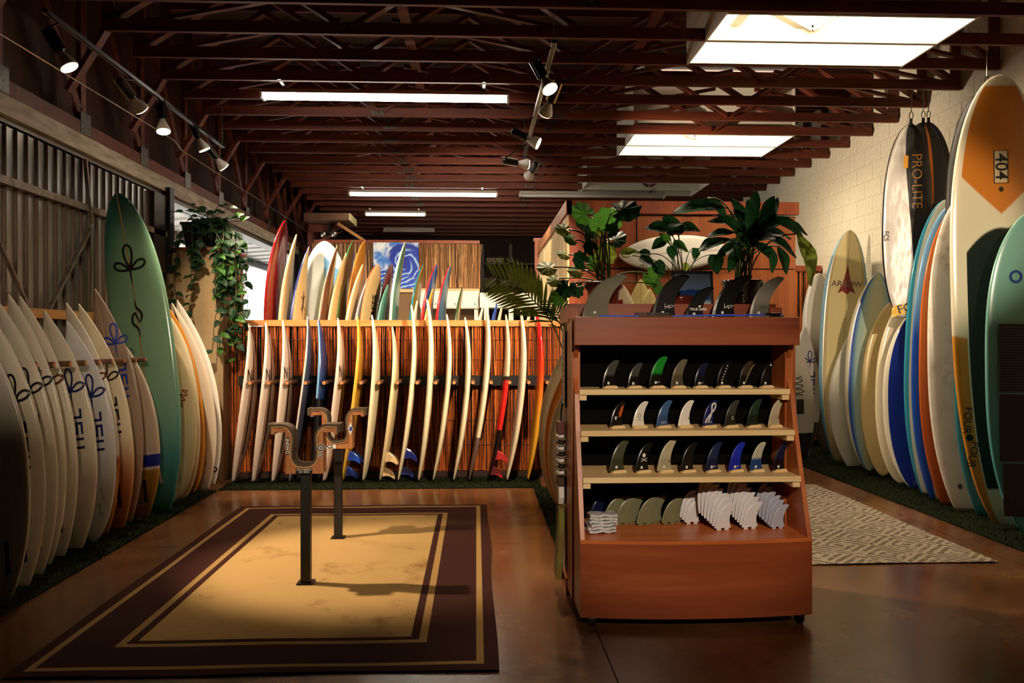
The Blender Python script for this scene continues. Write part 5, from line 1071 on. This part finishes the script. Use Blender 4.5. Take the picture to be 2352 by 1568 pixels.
def potted(name, label, px, Y, pot, prof, kind, leaves, wide=1.0):
    b = P(px, 700, Y); b = Vector((b.x, Y, 1.626)); t = empty(name, b, label=label, cat='potted plant'); p_ = obj('pot', MB().lathe(prof, 24), pot, t, smooth=True); top = prof[-1][1]
    obj('soil', MB().lathe([(prof[-1][0] * .8, top - .03), (prof[-1][0] * .8, top - .02)], 18), mat('potting soil', '#1d130c', .95), t)
    for i, (x, y, sz, var, ang) in enumerate(leaves):
        yy = Y + random.uniform(-.16, .12); c_ = cropP(x, y, yy) - b; L = sz / 3.51 * yy / F; a = R(ang); d = Vector((math.sin(a), random.uniform(-.35, .1), math.cos(a)))
        st_ = Vector((random.uniform(-.04, .04), random.uniform(-.04, .04), top - .02)); base = c_ - d.normalized() * L * .45
        obj('stem', MB().tube(curve(st_, Vector((st_.x + (base.x - st_.x) * .25, st_.y, max(base.z, top) * .7 + .3 * base.z + .02)), base, 8), .0045 if kind != 'heart' else .003, 5), M_stem, t, smooth=True)
        leaf(t, kind, var, base, d, Vector((random.uniform(-.4, .4), -.75, .65)), L, wide)
    return t
pot1 = mat('brown glazed pot', '#4a1d10', .2, vary='#6b2c18', scale=4); pot2 = mat('dark mirror glaze', '#17100c', .06, vary='#2a1c14', scale=3)
potted('potted_plant', 'plant with lobed fan leaves in a brown glazed pot', 1386, 4.95, pot1, [(.075, 0), (.085, .04), (.095, .17), (.115, .19), (.118, .215), (.105, .225)], 'lobed',
  [(370, 160, 200, 0, -60), (390, 245, 180, 1, -70), (590, 215, 210, 0, 20), (750, 140, 240, 1, 80), (210, 300, 130, 2, -80), (270, 375, 125, 0, -75), (440, 345, 120, 1, -20), (515, 315, 100, 2, 30), (670, 375, 160, 1, 70), (560, 490, 180, 2, 10), (360, 540, 150, 1, -50), (215, 505, 110, 2, -85), (75, 615, 160, 2, -95), (140, 720, 120, 2, -110), (240, 790, 160, 1, -140), (340, 800, 140, 1, 170), (180, 865, 140, 0, -160), (950, 700, 150, 0, 130), (1000, 790, 110, 0, 160), (500, 250, 130, 0, -10), (620, 300, 120, 1, 50), (440, 440, 130, 1, -40), (310, 640, 130, 2, -90), (460, 560, 120, 0, -30), (620, 190, 170, 1, 40)], 1.05)
potted('potted_plant', 'thin-stemmed plant with heart leaves behind the framed photo', 1562, 5.0, pot1, [(.06, 0), (.07, .03), (.085, .12), (.09, .14), (.08, .145)], 'heart',
  [(980, 285, 190, 1, -80), (1110, 245, 190, 1, 85), (1250, 290, 160, 1, 95), (1110, 310, 130, 1, 60), (990, 420, 130, 1, -120), (1170, 440, 150, 0, 110), (1100, 490, 120, 1, 170), (1290, 505, 110, 1, 175), (1455, 580, 170, 1, 175), (1400, 420, 170, 1, -100), (880, 490, 110, 1, -80), (755, 490, 150, 2, 70), (905, 560, 160, 1, 110), (1000, 620, 150, 1, 150), (950, 660, 130, 0, 170), (1210, 610, 80, 2, 170), (1040, 370, 110, 0, -40), (1170, 300, 120, 1, 40)], .95)
potted('potted_plant', 'large dark peace lily in a dark glazed pot', 1705, 4.97, pot2, [(.085, 0), (.095, .03), (.11, .16), (.12, .2), (.128, .215), (.128, .235), (.115, .24)], 'lance',
  [(1330, 100, 420, 1, -82), (1480, 120, 260, 1, 130), (2040, 250, 330, 1, 110), (2220, 520, 480, 2, 148), (1870, 120, 220, 1, 25), (1900, 160, 250, 1, 10), (1520, 230, 230, 1, -70), (1500, 320, 230, 1, -85), (1920, 540, 240, 1, 160), (2010, 540, 260, 1, 150), (1980, 400, 330, 1, 110), (1660, 160, 280, 1, -15), (1740, 200, 300, 1, 10), (1820, 260, 300, 1, 40), (1600, 260, 280, 1, -40), (1680, 330, 300, 1, -10), (1850, 350, 300, 1, 70), (1560, 450, 260, 1, -110), (1450, 400, 260, 1, -100), (1760, 120, 260, 1, 5), (1900, 260, 260, 1, 50), (1950, 320, 300, 1, 85), (1600, 530, 230, 1, -160), (2100, 270, 260, 1, 100), (1700, 250, 300, 1, -25), (1780, 330, 280, 1, 20), (1640, 400, 260, 1, -60), (1850, 460, 260, 1, 120), (1780, 240, 260, 0, 15)], 1.15)
# framed wave photograph
f0, f1 = P(1546, 621, 4.92), P(1640, 697, 4.92); cx_, cw, ch = (f0.x + f1.x) / 2, (f1.x - f0.x) / 2, (f0.z - 1.63)
k = NT('wave photograph'); tc = k.new('ShaderNodeTexCoord'); sp = k.new('ShaderNodeSeparateXYZ'); k.ln(tc.outputs['Object'], sp.inputs[0]); zz = k.math('ADD', sp.outputs[2], k.math('MULTIPLY', k.noise(9, 4), .05))
k.col(k.ramp(k.math('DIVIDE', zz, ch), [(.2, '#8fa6c4'), (.38, '#c9d6e2'), (.5, '#2a4a8a'), (.66, '#14306e')])); rp_ = [n for n in k.n if n.type == 'VALTORGB'][0].color_ramp; e_ = rp_.elements.new(.7); e_.color = c4('#5f7a9c'); e_ = rp_.elements.new(.98); e_.color = c4('#6b7f9c'); k.b.inputs['Roughness'].default_value = .15
ph = obj('framed_photo', bx((-cw + .012, -.004, .012), (cw - .012, .004, ch - .012)), k.m, loc=(cx_, 4.93, 1.63), rot=(R(-6), 0, 0), label='black framed photograph of a breaking blue wave on the cabinet top', cat='picture')
for a, b_ in (((-cw, 0), (cw, .016)), ((-cw, ch - .016), (cw, ch)), ((-cw, 0), (-cw + .016, ch)), ((cw - .016, 0), (cw, ch))): obj('frame_bar', bx((a[0], -.012, a[1]), (b_[0], .012, b_[1])), M_blk, ph)
# trailing plant on the stub wall
iv = empty('trailing_plant', (-2.95, 9.1, 2.475), label='trailing heart-leaved vine in a dark square pot on the stub wall', cat='potted plant')
obj('pot', MB().prism([(-.2, 0), (.2, 0), (.2, 1), (-.2, 1)], lambda x, q, t: (x * (.85 + .2 * t), (q - .5) * .38 * (.85 + .2 * t), t * .27), 0, 1), mat('dark planter', '#14100f', .6), iv, bevel=.01); obj('pot_rim', bx((-.215, -.21, .255), (.215, .21, .285)), mat('dark planter', '#14100f', .6), iv)
o0 = Vector((-2.95, 9.1, 2.475))
for i in range(34):
    front = i % 3 == 0; px = random.uniform(385, 500) if (front and i % 2) else random.uniform(500, 566); low = random.uniform(600, 720) if px < 480 else random.uniform(640, 860)
    yy = 8.70 + random.uniform(-.05, .02) if px < 515 else random.uniform(8.66, 9.1); tip = P(px + random.uniform(-10, 10), low, yy) - o0; edge = P(px, 560, yy) - o0; edge.z = .06
    st_ = Vector((random.uniform(-.15, .19), random.uniform(-.15, .05), .27)); mid = Vector(((st_.x + edge.x) / 2, (st_.y + edge.y) / 2, .38 + random.uniform(0, .08)))
    pts = curve(st_, mid, edge, 6)[:-1] + [edge.lerp(tip, q / 8) + Vector((random.uniform(-.025, .025), random.uniform(-.02, .01), 0)) for q in range(9)]
    obj('vine', MB().tube(pts, .0042, 5), M_vine, iv, smooth=True)
    for q in range(2, len(pts)):
        if random.random() < .72:
            a = random.uniform(0, 6.28); d = Vector((math.cos(a), random.uniform(-.7, -.1), -.35 + .3 * math.sin(a))); leaf(iv, 'heart', random.choice([1, 1, 1, 0]) if px > 480 else 1, pts[q], d, Vector((random.uniform(-.5, .5), -.6, .8)), random.uniform(.075, .13), .85)
for i in range(16):
    a = random.uniform(0, 6.28); b_ = Vector((random.uniform(-.15, .18), random.uniform(-.15, .1), .28)); tip = b_ + Vector((math.cos(a) * .16, -.05, random.uniform(.05, .2))); obj('vine', MB().tube([b_, b_.lerp(tip, .6) + Vector((0, 0, .03)), tip], .0035, 5), M_vine, iv)
    leaf(iv, 'heart', 1, tip, (math.cos(a), -.3, .1), (0, -.6, .7), random.uniform(.08, .12), .8)
for px, py, a in ((475, 490, 80), (540, 497, 70), (553, 507, 60), (405, 545, 80)):
    q = P(px, py, 8.95) - o0; obj('vine', MB().tube(curve((.1 if px > 450 else -.18, 0, .27), (q + Vector((0, 0, .3))) / 2, q), .0035, 5), M_vine, iv); leaf(iv, 'heart', 0 if px > 500 else 1, q, (math.sin(R(a)), -.2, math.cos(R(a))), (0, -.8, .5), .11, .75)
# palm frond beside the booth
pm = empty('palm', (1.0, 6.1, 0), label='potted palm with an arching feathered frond beside the booth', cat='potted plant'); o0 = Vector((1.0, 6.1, 0))
obj('pot', MB().lathe([(.13, .0), (.15, .05), (.18, .3), (.185, .33), (.16, .34)], 20), pot1, pm, smooth=True); obj('soil', MB().lathe([(.15, .3), (.15, .31)], 16), mat('potting soil', '#1d130c', .95), pm)
def frond(keys, Y, base, L0, var, nl):
    pts = [Vector(base)] + [P(x, y, Y) - o0 for x, y in keys]; fine = []
    for i in range(len(pts) - 1):
        p0, p1, p2, p3 = pts[max(i - 1, 0)], pts[i], pts[i + 1], pts[min(i + 2, len(pts) - 1)]
        for q in range(8): t = q / 8; fine.append(.5 * ((2 * p1) + (p2 - p0) * t + (2 * p0 - 5 * p1 + 4 * p2 - p3) * t * t + (3 * p1 - p0 - 3 * p2 + p3) * t ** 3))
    fine.append(pts[-1]); obj('rachis', MB().tube(fine, [.007 * (1 - .8 * i / len(fine)) for i in range(len(fine))], 6), M_stem, pm, smooth=True); m0 = int(len(fine) * .3)
    for i in range(nl):
        u = m0 + (len(fine) - 1 - m0) * i / (nl - 1); j = min(int(u), len(fine) - 2); c_ = fine[j].lerp(fine[j + 1], u - j); d = (fine[j + 1] - fine[j]).normalized(); s_ = 1 if i % 2 else -1; sd = Vector((-d.z, 0, d.x)) * s_; f_ = math.sin(math.pi * (.18 + .75 * i / nl)) ** .6
        dr = d * .75 + sd * .75 + Vector((0, -.15, -.1)); leaf(pm, 'blade', var, c_, dr, Vector((0, -1, .6)), L0 * f_, 1.0)
frond([(1292, 800), (1262, 733), (1235, 700), (1205, 672), (1170, 648), (1132, 634)], 6.3, (.05, 0, .33), .27, 2, 36)
frond([(1300, 790), (1288, 740), (1277, 712), (1262, 690)], 6.2, (.02, 0, .33), .16, 0, 24)
